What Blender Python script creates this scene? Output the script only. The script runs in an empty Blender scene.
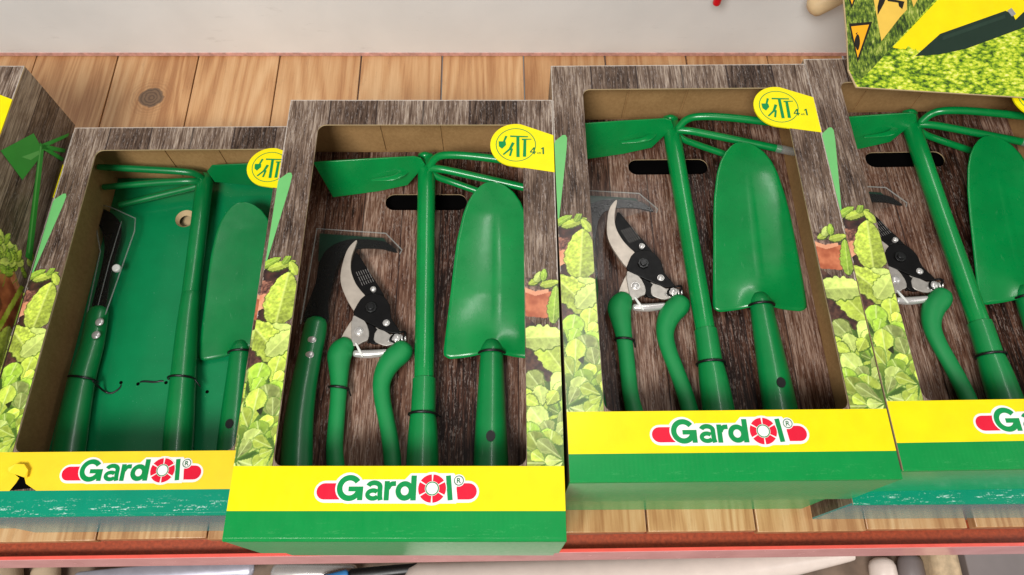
import bpy, bmesh, math, random
import numpy as np
from mathutils import Vector
random.seed(4); RNG = np.random.default_rng(11)
R = math.radians
CM = 0.01
scene = bpy.context.scene
COL = scene.collection

# ------------------------------------------------------------------ camera measurements (cm)
FPX, CX, CY, TH = 734.0, 507.0, 287.5, R(25)
CAMZ = 69.3
FWD = np.array([0, math.sin(TH), -math.cos(TH)]); UP = np.array([0, math.cos(TH), math.sin(TH)]); RT = np.array([1.0, 0, 0])
def ray(px, py): return FWD + RT * (px - CX) / FPX + UP * (CY - py) / FPX
def at(px, py, z):                      # point of the photograph at height z
    d = ray(px, py); t = (z - CAMZ) / d[2]
    return np.array([0, 0, CAMZ]) + d * t
def at_plane(px, py, o, n):
    d = ray(px, py); c = np.array([0, 0, CAMZ])
    t = np.dot(o - c, n) / np.dot(d, n)
    return c + d * t

# ------------------------------------------------------------------ materials
def lin(c):
    c = np.asarray(c, float) / 255.0
    return np.where(c <= 0.04045, c / 12.92, ((c + 0.055) / 1.055) ** 2.4)
def rgba(c): return tuple(float(x) for x in lin(c)) + (1.0,)
MATS = {}
class NT:
    def __init__(s, name):
        m = bpy.data.materials.new(name); m.use_nodes = True
        s.m = m; s.t = m.node_tree; s.b = s.t.nodes['Principled BSDF']; MATS[name] = m
    def n(s, kind, **kw):
        nd = s.t.nodes.new(kind)
        for k, v in kw.items():
            if k in ('op',): nd.operation = v
            else: setattr(nd, k, v)
        return nd
    def l(s, a, b): s.t.links.new(a, b)
    def coord(s, scale, out='Object', rot=(0, 0, 0), loc=(0, 0, 0)):
        tc = s.n('ShaderNodeTexCoord'); mp = s.n('ShaderNodeMapping')
        mp.inputs['Scale'].default_value = scale; mp.inputs['Rotation'].default_value = rot; mp.inputs['Location'].default_value = loc
        s.l(tc.outputs[out], mp.inputs['Vector']); return mp.outputs['Vector']
    def noise(s, vec, scale=5, detail=4, rough=.55, dist=0):
        nd = s.n('ShaderNodeTexNoise'); nd.inputs['Scale'].default_value = scale
        nd.inputs['Detail'].default_value = detail; nd.inputs['Roughness'].default_value = rough; nd.inputs['Distortion'].default_value = dist
        if vec is not None: s.l(vec, nd.inputs['Vector'])
        return nd.outputs['Fac']
    def ramp(s, fac, stops):
        nd = s.n('ShaderNodeValToRGB'); e = nd.color_ramp.elements
        while len(e) < len(stops): e.new(0.5)
        for el, (p, c) in zip(e, stops): el.position = p; el.color = c
        s.l(fac, nd.inputs['Fac']); return nd.outputs['Color']
    def math(s, op, a, b=None, c=None, clamp=False):
        nd = s.n('ShaderNodeMath', op=op); nd.use_clamp = clamp
        for i, v in enumerate((a, b, c)):
            if v is None: continue
            if isinstance(v, (int, float)): nd.inputs[i].default_value = v
            else: s.l(v, nd.inputs[i])
        return nd.outputs[0]
    def mix(s, fac, a, b, blend='MIX'):
        nd = s.n('ShaderNodeMix', data_type='RGBA', blend_type=blend)
        for idx, v in ((0, fac), (6, a), (7, b)):
            if isinstance(v, (int, float)): nd.inputs[idx].default_value = v
            elif isinstance(v, tuple): nd.inputs[idx].default_value = v
            else: s.l(v, nd.inputs[idx])
        return nd.outputs[2]
    def base(s, v):
        if isinstance(v, tuple): s.b.inputs['Base Color'].default_value = v
        else: s.l(v, s.b.inputs['Base Color'])
    def set(s, **kw):
        for k, v in kw.items():
            i = s.b.inputs[k.replace('_', ' ')]
            if isinstance(v, (int, float, tuple)): i.default_value = v
            else: s.l(v, i)
    def bump(s, h, strength=.3, dist=.0005):
        nd = s.n('ShaderNodeBump'); nd.inputs['Strength'].default_value = strength; nd.inputs['Distance'].default_value = dist
        s.l(h, nd.inputs['Height']); s.l(nd.outputs['Normal'], s.b.inputs['Normal'])

def g(v): return (v, v, v, 1.0)
def simple(name, c, rough=.4, metal=0, var=.10, nscale=60, coat=0, bumps=0, bscale=200, spec=.5):
    k = NT(name); v = k.coord((1, 1, 1))
    f = k.noise(v, nscale, 5)
    a = rgba(c); lo = tuple(x * (1 - var) for x in a[:3]) + (1,); hi = tuple(min(1, x * (1 + var)) for x in a[:3]) + (1,)
    k.base(k.ramp(f, [(.3, lo), (.7, hi)]))
    rr = k.math('MULTIPLY_ADD', k.noise(v, nscale * 2.3, 3), rough * .5, rough * .75)
    k.set(Roughness=rr, Metallic=metal); k.b.inputs['Specular IOR Level'].default_value = spec
    if coat: k.set(Coat_Weight=coat, Coat_Roughness=.12)
    if bumps: k.bump(k.noise(v, bscale, 3), bumps, .0004)
    return k.m

def print_wood(name, stops, plank=3.9, fleck=.3, seam=.75, coat=.25, axis=0, off=0.0, rough=.42, fleckcol=(200, 190, 185), tone=.5, worn=False):
    """printed picture of rough planks: long grain along the carton"""
    k = NT(name)
    a = [0, 1, 2]
    tc = k.n('ShaderNodeTexCoord'); sp = k.n('ShaderNodeSeparateXYZ'); k.l(tc.outputs['Object'], sp.inputs[0])
    u = sp.outputs[axis]
    p = k.math('MULTIPLY_ADD', u, 1.0 / (plank * CM), off)
    fl = k.math('FLOOR', p); fr = k.math('FRACT', p)
    wn = k.n('ShaderNodeTexWhiteNoise', noise_dimensions='1D'); k.l(fl, wn.inputs['W'])
    sc = [1500, 1500, 1500]; sc[1] = 75
    v1 = k.coord(tuple(sc)); sc2 = [520, 520, 520]; sc2[1] = 34; v2 = k.coord(tuple(sc2))
    add = k.n('ShaderNodeVectorMath', operation='ADD'); cmb = k.n('ShaderNodeCombineXYZ')
    k.l(k.math('MULTIPLY', wn.outputs['Value'], 50.0), cmb.inputs[1]); k.l(v2, add.inputs[0]); k.l(cmb.outputs[0], add.inputs[1])
    g1 = k.noise(v1, 1, 3, .6); g2 = k.noise(add.outputs[0], 1, 5, .65, .4)
    big = k.noise(k.coord((28, 12, 28)), 1, 3)
    f = k.math('ADD', k.math('MULTIPLY', g2, .62), k.math('MULTIPLY', g1, .38))
    f = k.math('ADD', f, k.math('MULTIPLY', k.math('SUBTRACT', wn.outputs['Value'], .5), .16))
    f = k.math('ADD', f, k.math('MULTIPLY', k.math('SUBTRACT', big, .5), .35))
    c = k.ramp(f, stops)
    # pale flecks of old whitewash, broken across the grain
    sc3 = [1100, 1100, 1100]; sc3[1] = 260
    fk = k.noise(k.coord(tuple(sc3)), 1, 3, .75)
    sc4 = [640, 640, 640]; sc4[1] = 34
    fk2 = k.noise(k.coord(tuple(sc4), loc=(3, 8, 1)), 1, 2, .5)
    m = k.math('MULTIPLY', k.math('MULTIPLY', k.math('SUBTRACT', fk, .51), 9, clamp=True), k.math('MULTIPLY', k.math('SUBTRACT', fk2, .46), 9, clamp=True))
    c = k.mix(k.math('MULTIPLY', m, fleck), c, rgba(fleckcol))
    e = k.math('LESS_THAN', k.math('MINIMUM', fr, k.math('SUBTRACT', 1.0, fr)), .017)
    c = k.mix(k.math('MULTIPLY', e, seam), c, rgba((38, 28, 28)))
    # splits running with the grain
    sc5 = [420, 420, 420]; sc5[1] = 9
    cr_ = k.noise(k.coord(tuple(sc5), loc=(1, 2, 5)), 1, 2, .5, .6)
    ck = k.math('SUBTRACT', 1.0, k.math('MULTIPLY', k.math('ABSOLUTE', k.math('SUBTRACT', cr_, .5)), 60), clamp=True)
    c = k.mix(k.math('MULTIPLY', ck, .55), c, rgba((32, 20, 18)))
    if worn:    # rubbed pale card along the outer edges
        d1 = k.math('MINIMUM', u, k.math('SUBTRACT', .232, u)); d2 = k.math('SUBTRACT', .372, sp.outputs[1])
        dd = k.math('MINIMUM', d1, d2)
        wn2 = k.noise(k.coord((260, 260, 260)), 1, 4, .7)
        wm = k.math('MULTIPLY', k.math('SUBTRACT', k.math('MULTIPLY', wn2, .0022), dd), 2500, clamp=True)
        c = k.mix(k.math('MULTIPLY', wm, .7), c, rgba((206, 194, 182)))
    k.base(c)
    k.set(Roughness=rough, Coat_Weight=coat * .4, Coat_Roughness=.18); k.b.inputs['Specular IOR Level'].default_value = .15
    k.bump(k.noise(k.coord((60, 60, 60)), 1, 2), .12, .0006)
    return k.m

M = {}
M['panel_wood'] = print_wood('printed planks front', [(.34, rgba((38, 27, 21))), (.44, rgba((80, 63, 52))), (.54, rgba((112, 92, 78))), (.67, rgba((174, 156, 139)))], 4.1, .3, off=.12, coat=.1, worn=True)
M['side_wood'] = print_wood('printed planks side', [(.34, rgba((52, 40, 32))), (.46, rgba((98, 80, 64))), (.55, rgba((128, 110, 92))), (.68, rgba((170, 152, 130)))], 2.9, .2, axis=2, coat=.1)
M['insert_wood'] = print_wood('printed dark planks insert', [(.36, rgba((30, 15, 9))), (.45, rgba((78, 49, 37))), (.55, rgba((112, 80, 64))), (.67, rgba((170, 142, 124)))], 3.6, .36, off=.4, coat=.12, fleckcol=(196, 180, 170))
# kraft board
k = NT('kraft board'); v = k.coord((1, 1, 1)); f = k.noise(v, 260, 5, .7); f2 = k.noise(k.coord((30, 30, 30)), 1, 3)
fl_ = k.noise(k.coord((1500, 1500, 250)), 1, 2)
f = k.math('ADD', k.math('MULTIPLY', f, .5), k.math('ADD', k.math('MULTIPLY', f2, .3), k.math('MULTIPLY', fl_, .2)))
k.base(k.ramp(f, [(.3, rgba((152, 114, 68))), (.7, rgba((190, 150, 98)))])); k.set(Roughness=.75); k.bump(fl_, .12, .0003); M['kraft'] = k.m
M['kraft_edge'] = simple('raw board edge', (196, 170, 128), .8)
M['hole_shade'] = simple('painted hole shade', (5, 4, 4), .95, spec=.05)  # near-black stands in for the shade inside slot, tear and holes
# glossy printed inks
def ink(name, c, rough=.3, coat=.6, flutes=0, wear_glint=0, wear_glint_col=(210, 235, 230)):
    k = NT(name); v = k.coord((1, 1, 1))
    f = k.noise(v, 45, 4)
    a = rgba(c); c0 = k.ramp(f, [(.3, tuple(x * .93 for x in a[:3]) + (1,)), (.7, tuple(min(1, x * 1.04) for x in a[:3]) + (1,))])
    if wear_glint:
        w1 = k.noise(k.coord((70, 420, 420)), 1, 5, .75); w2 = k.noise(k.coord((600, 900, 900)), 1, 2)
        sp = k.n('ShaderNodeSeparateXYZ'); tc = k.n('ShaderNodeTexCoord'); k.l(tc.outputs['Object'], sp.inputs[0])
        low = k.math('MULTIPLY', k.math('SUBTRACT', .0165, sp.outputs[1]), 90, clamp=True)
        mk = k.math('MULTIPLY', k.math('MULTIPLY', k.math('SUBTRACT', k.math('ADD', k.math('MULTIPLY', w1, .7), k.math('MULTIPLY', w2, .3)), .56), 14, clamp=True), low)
        c0 = k.mix(k.math('MULTIPLY', mk, wear_glint), c0, rgba(wear_glint_col))
    k.base(c0)
    k.set(Roughness=k.math('MULTIPLY_ADD', k.noise(k.coord((200, 60, 200)), 1, 4), .2, rough - .08), Coat_Weight=coat * .3, Coat_Roughness=.12); k.b.inputs['Specular IOR Level'].default_value = .32
    h = k.noise(k.coord((55, 16, 55)), 1, 2)
    if flutes:
        wv = k.n('ShaderNodeTexWave'); wv.wave_type = 'BANDS'; wv.bands_direction = 'X'; wv.inputs['Scale'].default_value = 1; wv.inputs['Distortion'].default_value = .4
        k.l(k.coord((95, 95, 95)), wv.inputs['Vector'])
        nz = k.noise(k.coord((25, 25, 25)), 1, 2)
        h = k.math('ADD', h, k.math('MULTIPLY', k.math('MULTIPLY', wv.outputs['Fac'], nz), flutes))
    k.bump(h, .16, .0006)
    return k.m
M['yellow'] = ink('yellow ink', (252, 222, 0), .36, .2, flutes=.12)
M['green_ink'] = ink('green ink', (0, 138, 62), .3, .45, flutes=.45, wear_glint=.15, wear_glint_col=(120, 190, 130))  # pale scuffs low on the band double as the fold's painted glint
M['end_ink'] = ink('glossy green ink end flap', (40, 178, 104), .3, .9, flutes=.9)
M['teal_ink'] = ink('scuffed faded green ink', (0, 140, 108), .3, .55, wear_glint=.9)
M['end_teal'] = ink('faded blue green ink end flap', (60, 158, 164), .24, 1.3, flutes=.5)
M['faded_yellow'] = ink('faded yellow ink', (246, 210, 42), .4, .2)
M['white_ink'] = ink('white ink', (240, 236, 232), .4, .2)
M['red_ink'] = ink('red ink', (222, 20, 52), .36, .3)
M['tag_yellow'] = ink('bright yellow ink', (250, 232, 0), .4, .15)
M['logo_green'] = ink('logo green ink', (0, 140, 70), .36, .3)
M['dark_green_ink'] = ink('dark green ink', (10, 110, 60), .4, .2)
M['leaf_ink'] = ink('pale green ink', (112, 190, 112), .4, .25, flutes=.2)
M['hoe_ink'] = ink('printed tool green', (58, 160, 58), .4, .25)
M['hoe_ink_light'] = ink('printed tool highlight', (104, 190, 92), .4, .25)
M['insert_green'] = None
k = NT('plain green card'); v = k.coord((1, 1, 1))
sp1 = k.noise(v, 900, 2, .5); sp2 = k.noise(v, 40, 4)
spk = k.math('MULTIPLY', k.math('SUBTRACT', sp1, .735), 30, clamp=True)
c = k.ramp(sp2, [(.3, rgba((0, 122, 70))), (.7, rgba((0, 130, 75)))])
k.base(k.mix(k.math('MULTIPLY', spk, .6), c, rgba((150, 200, 180)))); k.set(Roughness=.35, Coat_Weight=.4, Coat_Roughness=.15); k.bump(k.noise(v, 60, 2), .15, .0006); M['insert_green'] = k.m
# vertex colour print
k = NT('printed garden picture'); at_ = k.n('ShaderNodeVertexColor'); at_.layer_name = 'print'
k.base(at_.outputs['Color']); k.set(Roughness=.38, Coat_Weight=.3, Coat_Roughness=.15); M['print'] = k.m
# tool materials
def paint(name, c, rough=.28, dustf=.12):
    k = NT(name); v = k.coord((1, 1, 1)); a = rgba(c)
    c0 = k.ramp(k.noise(v, 35, 5), [(.3, tuple(x * .86 for x in a[:3]) + (1,)), (.7, tuple(min(1, x * 1.06) for x in a[:3]) + (1,))])
    sc = k.noise(k.coord((900, 60, 900), rot=(0, 0, .25)), 1, 3, .6); s2 = k.noise(k.coord((50, 50, 50)), 1, 3); dst = k.noise(v, 1400, 2)
    mk = k.math('MULTIPLY', k.math('MULTIPLY', k.math('SUBTRACT', sc, .64), 9, clamp=True), k.math('MULTIPLY', k.math('SUBTRACT', s2, .5), 6, clamp=True))
    mk = k.math('ADD', k.math('MULTIPLY', mk, .35), k.math('MULTIPLY', k.math('MULTIPLY', k.math('SUBTRACT', dst, .72), 12, clamp=True), dustf), clamp=True)
    k.base(k.mix(mk, c0, rgba((150, 196, 165))))
    k.set(Roughness=k.math('MULTIPLY_ADD', k.noise(v, 120, 4), .22, rough - .09), Coat_Weight=.3, Coat_Roughness=.14)
    k.bump(k.noise(v, 420, 3), .05, .0003); return k.m
M['paint'] = paint('green enamel paint', (0, 138, 64), .27)
M['paint_dull'] = paint('dusty green enamel paint', (0, 122, 60), .34, .4)
M['grip'] = paint('green moulded grip', (0, 130, 62), .4)
M['grip_dark'] = paint('dark green moulded grip', (0, 122, 60), .36)
M['guard'] = simple('dark green plastic', (6, 52, 34), .3)
M['rubber'] = simple('matt green soft grip', (0, 132, 64), .55, var=.06, bumps=.1, bscale=500)
M['black_steel'] = simple('black coated steel', (15, 14, 14), .42, 0, var=.3, nscale=90, spec=.16)
M['blade_black'] = simple('black oxide blade', (14, 12, 12), .26, 0, var=.3, nscale=50, spec=.3)
M['silver'] = simple('brushed steel', (178, 172, 164), .42, .5, var=.14, nscale=160)
M['satin'] = simple('satin grey steel', (196, 184, 170), .4, .35, var=.1, nscale=120)
M['chrome'] = simple('bright plated steel', (216, 212, 208), .28, .5, var=.06)
M['black_plastic'] = simple('black nylon', (12, 12, 12), .4)
M['white_mark'] = simple('pale etched lettering', (128, 124, 120), .5)
M['white_plastic'] = simple('white plastic', (226, 226, 220), .4)
def film(name, fac, col, rough):
    k = NT(name); k.base(col); k.set(Roughness=rough); k.b.inputs['Specular IOR Level'].default_value = .6
    tr = k.n('ShaderNodeBsdfTransparent'); mx = k.n('ShaderNodeMixShader'); lw = k.n('ShaderNodeLayerWeight'); lw.inputs['Blend'].default_value = .35
    k.l(k.math('MULTIPLY_ADD', lw.outputs['Facing'], .12, fac), mx.inputs[0]); k.l(tr.outputs[0], mx.inputs[1]); k.l(k.b.outputs[0], mx.inputs[2])
    k.l(mx.outputs[0], k.t.nodes['Material Output'].inputs['Surface']); M[name.replace(' ', '_')] = k.m; return k.m
M['clear'] = film('clear plastic', .05, (.06, .065, .06, 1), .15); M['clear_rim'] = film('clear plastic rim', .3, (.42, .44, .42, 1), .25)
# pine
def pine(name, c1, c2, c3, knot=None):
    k = NT(name)
    oi = k.n('ShaderNodeObjectInfo'); cm = k.n('ShaderNodeCombineXYZ')
    k.l(k.math('MULTIPLY', oi.outputs['Random'], 9.0), cm.inputs[0]); k.l(k.math('MULTIPLY', oi.outputs['Random'], 37.0), cm.inputs[1])
    def shifted(scale):
        ad = k.n('ShaderNodeVectorMath', operation='ADD'); k.l(k.coord(scale), ad.inputs[0]); k.l(cm.outputs[0], ad.inputs[1]); return ad.outputs[0]
    nf = k.noise(shifted((16, 1.5, 16)), 1, 2, .4, .3)
    rg = k.math('SINE', k.math('MULTIPLY', nf, 95.0)); n1 = k.noise(shifted((520, 20, 520)), 1, 4, .65); n2 = k.noise(shifted((14, 3, 14)), 1, 3)
    f = k.math('ADD', k.math('MULTIPLY_ADD', rg, .07, .07), k.math('ADD', k.math('MULTIPLY', n1, .34), k.math('MULTIPLY', n2, .52)))
    c = k.ramp(f, [(.36, rgba(c1)), (.5, rgba(c2)), (.66, rgba(c3))])
    c = k.mix(.5, c, k.ramp(oi.outputs['Random'], [(0, (.78, .72, .66, 1)), (1, (1.0, 1.0, 1.0, 1))]), 'MULTIPLY')
    if knot:
        sb = k.n('ShaderNodeVectorMath', operation='SUBTRACT'); tc = k.n('ShaderNodeTexCoord'); k.l(tc.outputs['Object'], sb.inputs[0]); sb.inputs[1].default_value = (knot[0] * CM, knot[1] * CM, knot[2] * CM)
        ml = k.n('ShaderNodeVectorMath', operation='MULTIPLY'); k.l(sb.outputs[0], ml.inputs[0]); ml.inputs[1].default_value = (1, 1.0, 0)
        ln = k.n('ShaderNodeVectorMath', operation='LENGTH'); k.l(ml.outputs[0], ln.inputs[0])
        d = k.math('ADD', ln.outputs['Value'], k.math('MULTIPLY', k.math('SUBTRACT', k.noise(k.coord((130, 130, 130)), 1, 3), .5), .006))
        ringw = k.math('SINE', k.math('MULTIPLY', d, 1500))
        inside = k.math('MULTIPLY', k.math('SUBTRACT', .0148, d), 900, clamp=True)
        kc = k.ramp(k.math('MULTIPLY_ADD', ringw, .35, .5), [(.2, rgba((76, 58, 44))), (.8, rgba((118, 92, 70)))])
        halo = k.math('MULTIPLY', k.math('MULTIPLY', k.math('SUBTRACT', .034, d), 55, clamp=True), k.math('MULTIPLY_ADD', ringw, .2, .35))
        c = k.mix(halo, c, rgba((150, 102, 62)))
        c = k.mix(k.math('MULTIPLY', inside, .9), c, kc)
    ns = k.noise(k.coord((90, 34, 90)), 1, 5, .75)
    c = k.mix(k.math('MULTIPLY', k.math('MULTIPLY', k.math('SUBTRACT', ns, .58), 7, clamp=True), .3), c, rgba((120, 84, 58)))
    k.base(c); k.set(Roughness=.36, Coat_Weight=.25, Coat_Roughness=.15)
    k.bump(n1, .15, .0004); return k.m
PINE = ((176, 122, 76), (206, 156, 106), (224, 182, 134))
M['pine'] = pine('varnished pine', *PINE)
M['end_grain'] = simple('red brown end grain', (176, 74, 36), .5, var=.45, nscale=220)
M['red_metal'] = simple('red lacquered steel', (240, 92, 78), .3, 0, var=.08, coat=.6)
M['rail_reflect'] = simple('red lacquered steel face with painted reflection', (250, 172, 172), .25, 0, var=.12, nscale=40, coat=.6)  # pale pink paints the sky's reflection onto the red rail face
M['orange_board'] = simple('red brown board', (158, 70, 38), .5, var=.3, nscale=300)
# painted wall panel
k = NT('off white painted panel'); v = k.coord((1, 1, 1))
c = k.ramp(k.noise(v, 9, 4), [(.3, rgba((230, 229, 225))), (.7, rgba((241, 240, 236)))])
sm = k.math('MULTIPLY', k.math('SUBTRACT', k.noise(k.coord((16, 16, 60)), 1, 7, .78), .6), 5, clamp=True)
c = k.mix(k.math('MULTIPLY', sm, .4), c, rgba((140, 136, 126)))
k.base(c); k.set(Roughness=.5); M['wall'] = k.m
M['wall_trim'] = simple('worn pinkish edge strip', (212, 160, 148), .5, var=.25, nscale=160)
M['pale_wood'] = simple('pale turned wood', (226, 196, 150), .4, var=.12, nscale=45)
M['end_cut'] = simple('cut wood end', (196, 146, 98), .6, var=.2, nscale=200)
M['red_plastic'] = simple('red plastic', (226, 20, 36), .35)
M['cream'] = simple('cream lacquer', (250, 232, 220), .35, var=.05, coat=.3)
M['beige'] = simple('beige lacquer', (206, 182, 152), .45, var=.1)
M['grey_steel'] = simple('pale grey steel', (186, 184, 196), .35, .4, var=.12)
M['blue_plastic'] = simple('blue plastic', (60, 130, 190), .35)
M['dark_floor'] = simple('dusty dark board', (128, 108, 92), .7, var=.35, nscale=30)
M['grey_panel'] = simple('grey painted panel', (134, 124, 122), .5, var=.12, nscale=14)
M['raw_post'] = simple('rough sawn post', (206, 180, 144), .6, var=.25, nscale=120, bumps=.4)
# lawn picture of the display card
k = NT('printed lawn picture')
v1 = k.n('ShaderNodeTexVoronoi'); v1.inputs['Scale'].default_value = 1; k.l(k.coord((190, 330, 1), rot=(0, 0, .4)), v1.inputs['Vector'])
n1 = k.noise(k.coord((260, 420, 1), rot=(0, 0, .4)), 1, 4, .75); n2 = k.noise(k.coord((40, 40, 1)), 1, 3)
f = k.math('ADD', k.math('MULTIPLY', v1.outputs['Distance'], -.34), k.math('ADD', k.math('MULTIPLY', n1, .8), k.math('MULTIPLY', n2, .5)))
k.base(k.ramp(f, [(.24, rgba((24, 46, 8))), (.36, rgba((84, 118, 16))), (.46, rgba((150, 182, 24))), (.56, rgba((212, 222, 52))), (.72, rgba((244, 240, 150)))])); k.set(Roughness=.35, Coat_Weight=.3); M['lawn'] = k.m
M['lawn_dark'] = None
k = NT('printed shaded grass picture')
n1 = k.noise(k.coord((420, 130, 1), rot=(0, 0, -.35)), 1, 4, .75); n2 = k.noise(k.coord((60, 60, 1)), 1, 3)
f = k.math('ADD', k.math('MULTIPLY', n1, .8), k.math('MULTIPLY', n2, .3))
k.base(k.ramp(f, [(.44, rgba((22, 40, 8))), (.53, rgba((72, 98, 20))), (.61, rgba((132, 152, 44))), (.72, rgba((206, 206, 116)))])); k.set(Roughness=.35, Coat_Weight=.3); M['lawn_dark'] = k.m
M['amber_ink'] = ink('amber ink', (246, 172, 22), .4, .2)
M['sand_ink'] = ink('sand ink', (232, 190, 78), .4, .2)
M['black_ink'] = ink('black ink', (26, 22, 14), .45, .2)
M['blade_ink'] = ink('printed dark blade', (28, 48, 36), .4, .3)
M['blade_ink_light'] = ink('printed blade sheen', (38, 59, 46), .4, .3)
M['grey_ink'] = ink('printed grey metal', (150, 150, 146), .4, .3)
M['soil_ink'] = ink('printed soil', (48, 28, 22), .5, .2)

# ------------------------------------------------------------------ mesh building
def tag(o, label=None, cat=None, group=None, kind=None):
    if label: o['label'] = label
    if cat: o['category'] = cat
    if group: o['group'] = group
    if kind: o['kind'] = kind
    return o
def empty(name, loc=(0, 0, 0), rz=0, label=None, cat=None, group=None):
    o = bpy.data.objects.new(name, None); COL.objects.link(o); o.empty_display_size = .02
    o.location = Vector(loc) * CM; o.rotation_euler = (0, 0, rz)
    return tag(o, label, cat, group)
class MB:
    def __init__(s): s.v = []; s.f = []; s.mi = []; s.cur = 0
    def add(s, vs, fs):
        b = len(s.v); s.v += [tuple(map(float, p)) for p in vs]
        for f in fs: s.f.append(tuple(i + b for i in f)); s.mi.append(s.cur)
        return s
    def box(s, a, b):
        x0, y0, z0 = a; x1, y1, z1 = b
        return s.add([(x0,y0,z0),(x1,y0,z0),(x1,y1,z0),(x0,y1,z0),(x0,y0,z1),(x1,y0,z1),(x1,y1,z1),(x0,y1,z1)],
                     [(0,3,2,1),(4,5,6,7),(0,1,5,4),(1,2,6,5),(2,3,7,6),(3,0,4,7)])
    def sheet(s, pts, z):
        if area(pts) < 0: pts = pts[::-1]
        return s.add([(p[0], p[1], z) for p in pts], [tuple(range(len(pts)))])
    def prism(s, pts, z0, z1):
        if area(pts) < 0: pts = pts[::-1]
        n = len(pts); vs = [(p[0], p[1], z0) for p in pts] + [(p[0], p[1], z1) for p in pts]
        fs = [tuple(range(n - 1, -1, -1)), tuple(range(n, 2 * n))] + [(i, (i + 1) % n, n + (i + 1) % n, n + i) for i in range(n)]
        return s.add(vs, fs)
    def tube(s, path, rad, n=16, flat=1.0, caps=True, sub=6, ref=(0, 0, 1)):
        P = [np.array(p, float) for p in path]; Rr = [float(r) for r in (rad if hasattr(rad, '__len__') else [rad] * len(P))]
        if len(P) > 2 and sub > 1: P, Rr = smooth_path(P, Rr, sub)
        if caps:   # rounded ends
            d0 = P[0] - P[1]; d0 /= np.linalg.norm(d0); d1 = P[-1] - P[-2]; d1 /= np.linalg.norm(d1)
            a0, r0, a1, r1 = P[0], Rr[0], P[-1], Rr[-1]
            for q in (.35, .6): P.insert(0, a0 + d0 * r0 * q); Rr.insert(0, r0 * math.sqrt(1 - (q / .68) ** 2))
            for q in (.35, .6): P.append(a1 + d1 * r1 * q); Rr.append(r1 * math.sqrt(1 - (q / .68) ** 2))
        vs = []; m = len(P); ref = np.array(ref, float)
        for i in range(m):
            t = P[min(i + 1, m - 1)] - P[max(i - 1, 0)]; t /= np.linalg.norm(t)
            a = np.cross(ref, t); a /= (np.linalg.norm(a) + 1e-9); b = np.cross(t, a)
            for j in range(n):
                th = 2 * math.pi * j / n
                vs.append(P[i] + a * math.cos(th) * Rr[i] + b * math.sin(th) * Rr[i] * flat)
        fs = [(i * n + j, i * n + (j + 1) % n, (i + 1) * n + (j + 1) % n, (i + 1) * n + j) for i in range(m - 1) for j in range(n)]
        fs += [tuple(range(n - 1, -1, -1)), tuple(range((m - 1) * n, m * n))]
        return s.add(vs, fs)
    def disc(s, c, r, z0, z1, n=20, ry=None):
        return s.prism([(c[0] + r * math.cos(2 * math.pi * i / n), c[1] + (ry or r) * math.sin(2 * math.pi * i / n)) for i in range(n)], z0, z1)
    def dome(s, c, r, z0, h, n=18, k=5):
        vs = []; fs = []
        for i in range(k):
            a = i / (k - 1) * math.pi / 2 * .97
            for j in range(n): vs.append((c[0] + r * math.cos(a) * math.cos(2*math.pi*j/n), c[1] + r * math.cos(a) * math.sin(2*math.pi*j/n), z0 + h * math.sin(a)))
        for i in range(k - 1):
            for j in range(n): fs.append((i*n+j, i*n+(j+1)%n, (i+1)*n+(j+1)%n, (i+1)*n+j))
        fs.append(tuple(range((k-1)*n, k*n))); fs.append(tuple(range(n-1, -1, -1)))
        return s.add(vs, fs)
    def ringframe(s, W, H, inner, z0, z1, edge_mi=None, u0=0, v0=0):
        """rectangle with a hole: inner = rounded loop with its corner arcs tagged 0..3"""
        oc = [(u0, v0), (W, v0), (W, H), (u0, H)]
        n = len(inner); base = len(s.v)
        vs = [(p[0], p[1], z1) for p, _ in inner] + [(p[0], p[1], z0) for p, _ in inner] + [(c[0], c[1], z1) for c in oc] + [(c[0], c[1], z0) for c in oc]
        fs = []; side = []
        for i in range(n):
            j = (i + 1) % n; ci, cj = inner[i][1], inner[j][1]
            if ci == cj:
                fs.append((2 * n + ci, j, i)); fs.append((2 * n + 4 + ci, n + i, n + j))
            else:
                fs.append((2 * n + ci, 2 * n + cj, j, i)); fs.append((2 * n + 4 + ci, n + i, n + j, 2 * n + 4 + cj))
            side.append((i, j, n + j, n + i))
        for a in range(4):
            b = (a + 1) % 4; side.append((2*n+4+a, 2*n+4+b, 2*n+b, 2*n+a))
        s.add(vs, fs); keep = s.cur
        if edge_mi is not None: s.cur = edge_mi
        for f in side: s.f.append(tuple(i + base for i in f)); s.mi.append(s.cur)
        s.cur = keep
        return s
    def build(s, name, mats, parent=None, smooth=None, bevel=0, fix=True, solid=0, subsurf=0, loc=None):
        me = bpy.data.meshes.new(name)
        off = np.array(loc or (0, 0, 0), float)
        me.from_pydata([tuple((np.array(p) - off) * CM) for p in s.v], [], s.f)
        for m in (mats if isinstance(mats, (list, tuple)) else [mats]): me.materials.append(M[m] if isinstance(m, str) else m)
        for p, i in zip(me.polygons, s.mi): p.material_index = i
        if fix:
            bm = bmesh.new(); bm.from_mesh(me); bmesh.ops.recalc_face_normals(bm, faces=bm.faces); bm.to_mesh(me); bm.free()
        if smooth:
            me.shade_smooth(); me.set_sharp_from_angle(angle=R(smooth))
        o = bpy.data.objects.new(name, me); COL.objects.link(o)
        if loc is not None: o.location = off * CM
        if parent: o.parent = parent
        if solid:
            md = o.modifiers.new('thick', 'SOLIDIFY'); md.thickness = solid * CM; md.offset = 0
        if bevel:
            md = o.modifiers.new('soft', 'BEVEL'); md.width = bevel * CM; md.segments = 2; md.limit_method = 'ANGLE'; md.angle_limit = R(35)
            if smooth is None: me.shade_smooth(); me.set_sharp_from_angle(angle=R(50))
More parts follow.
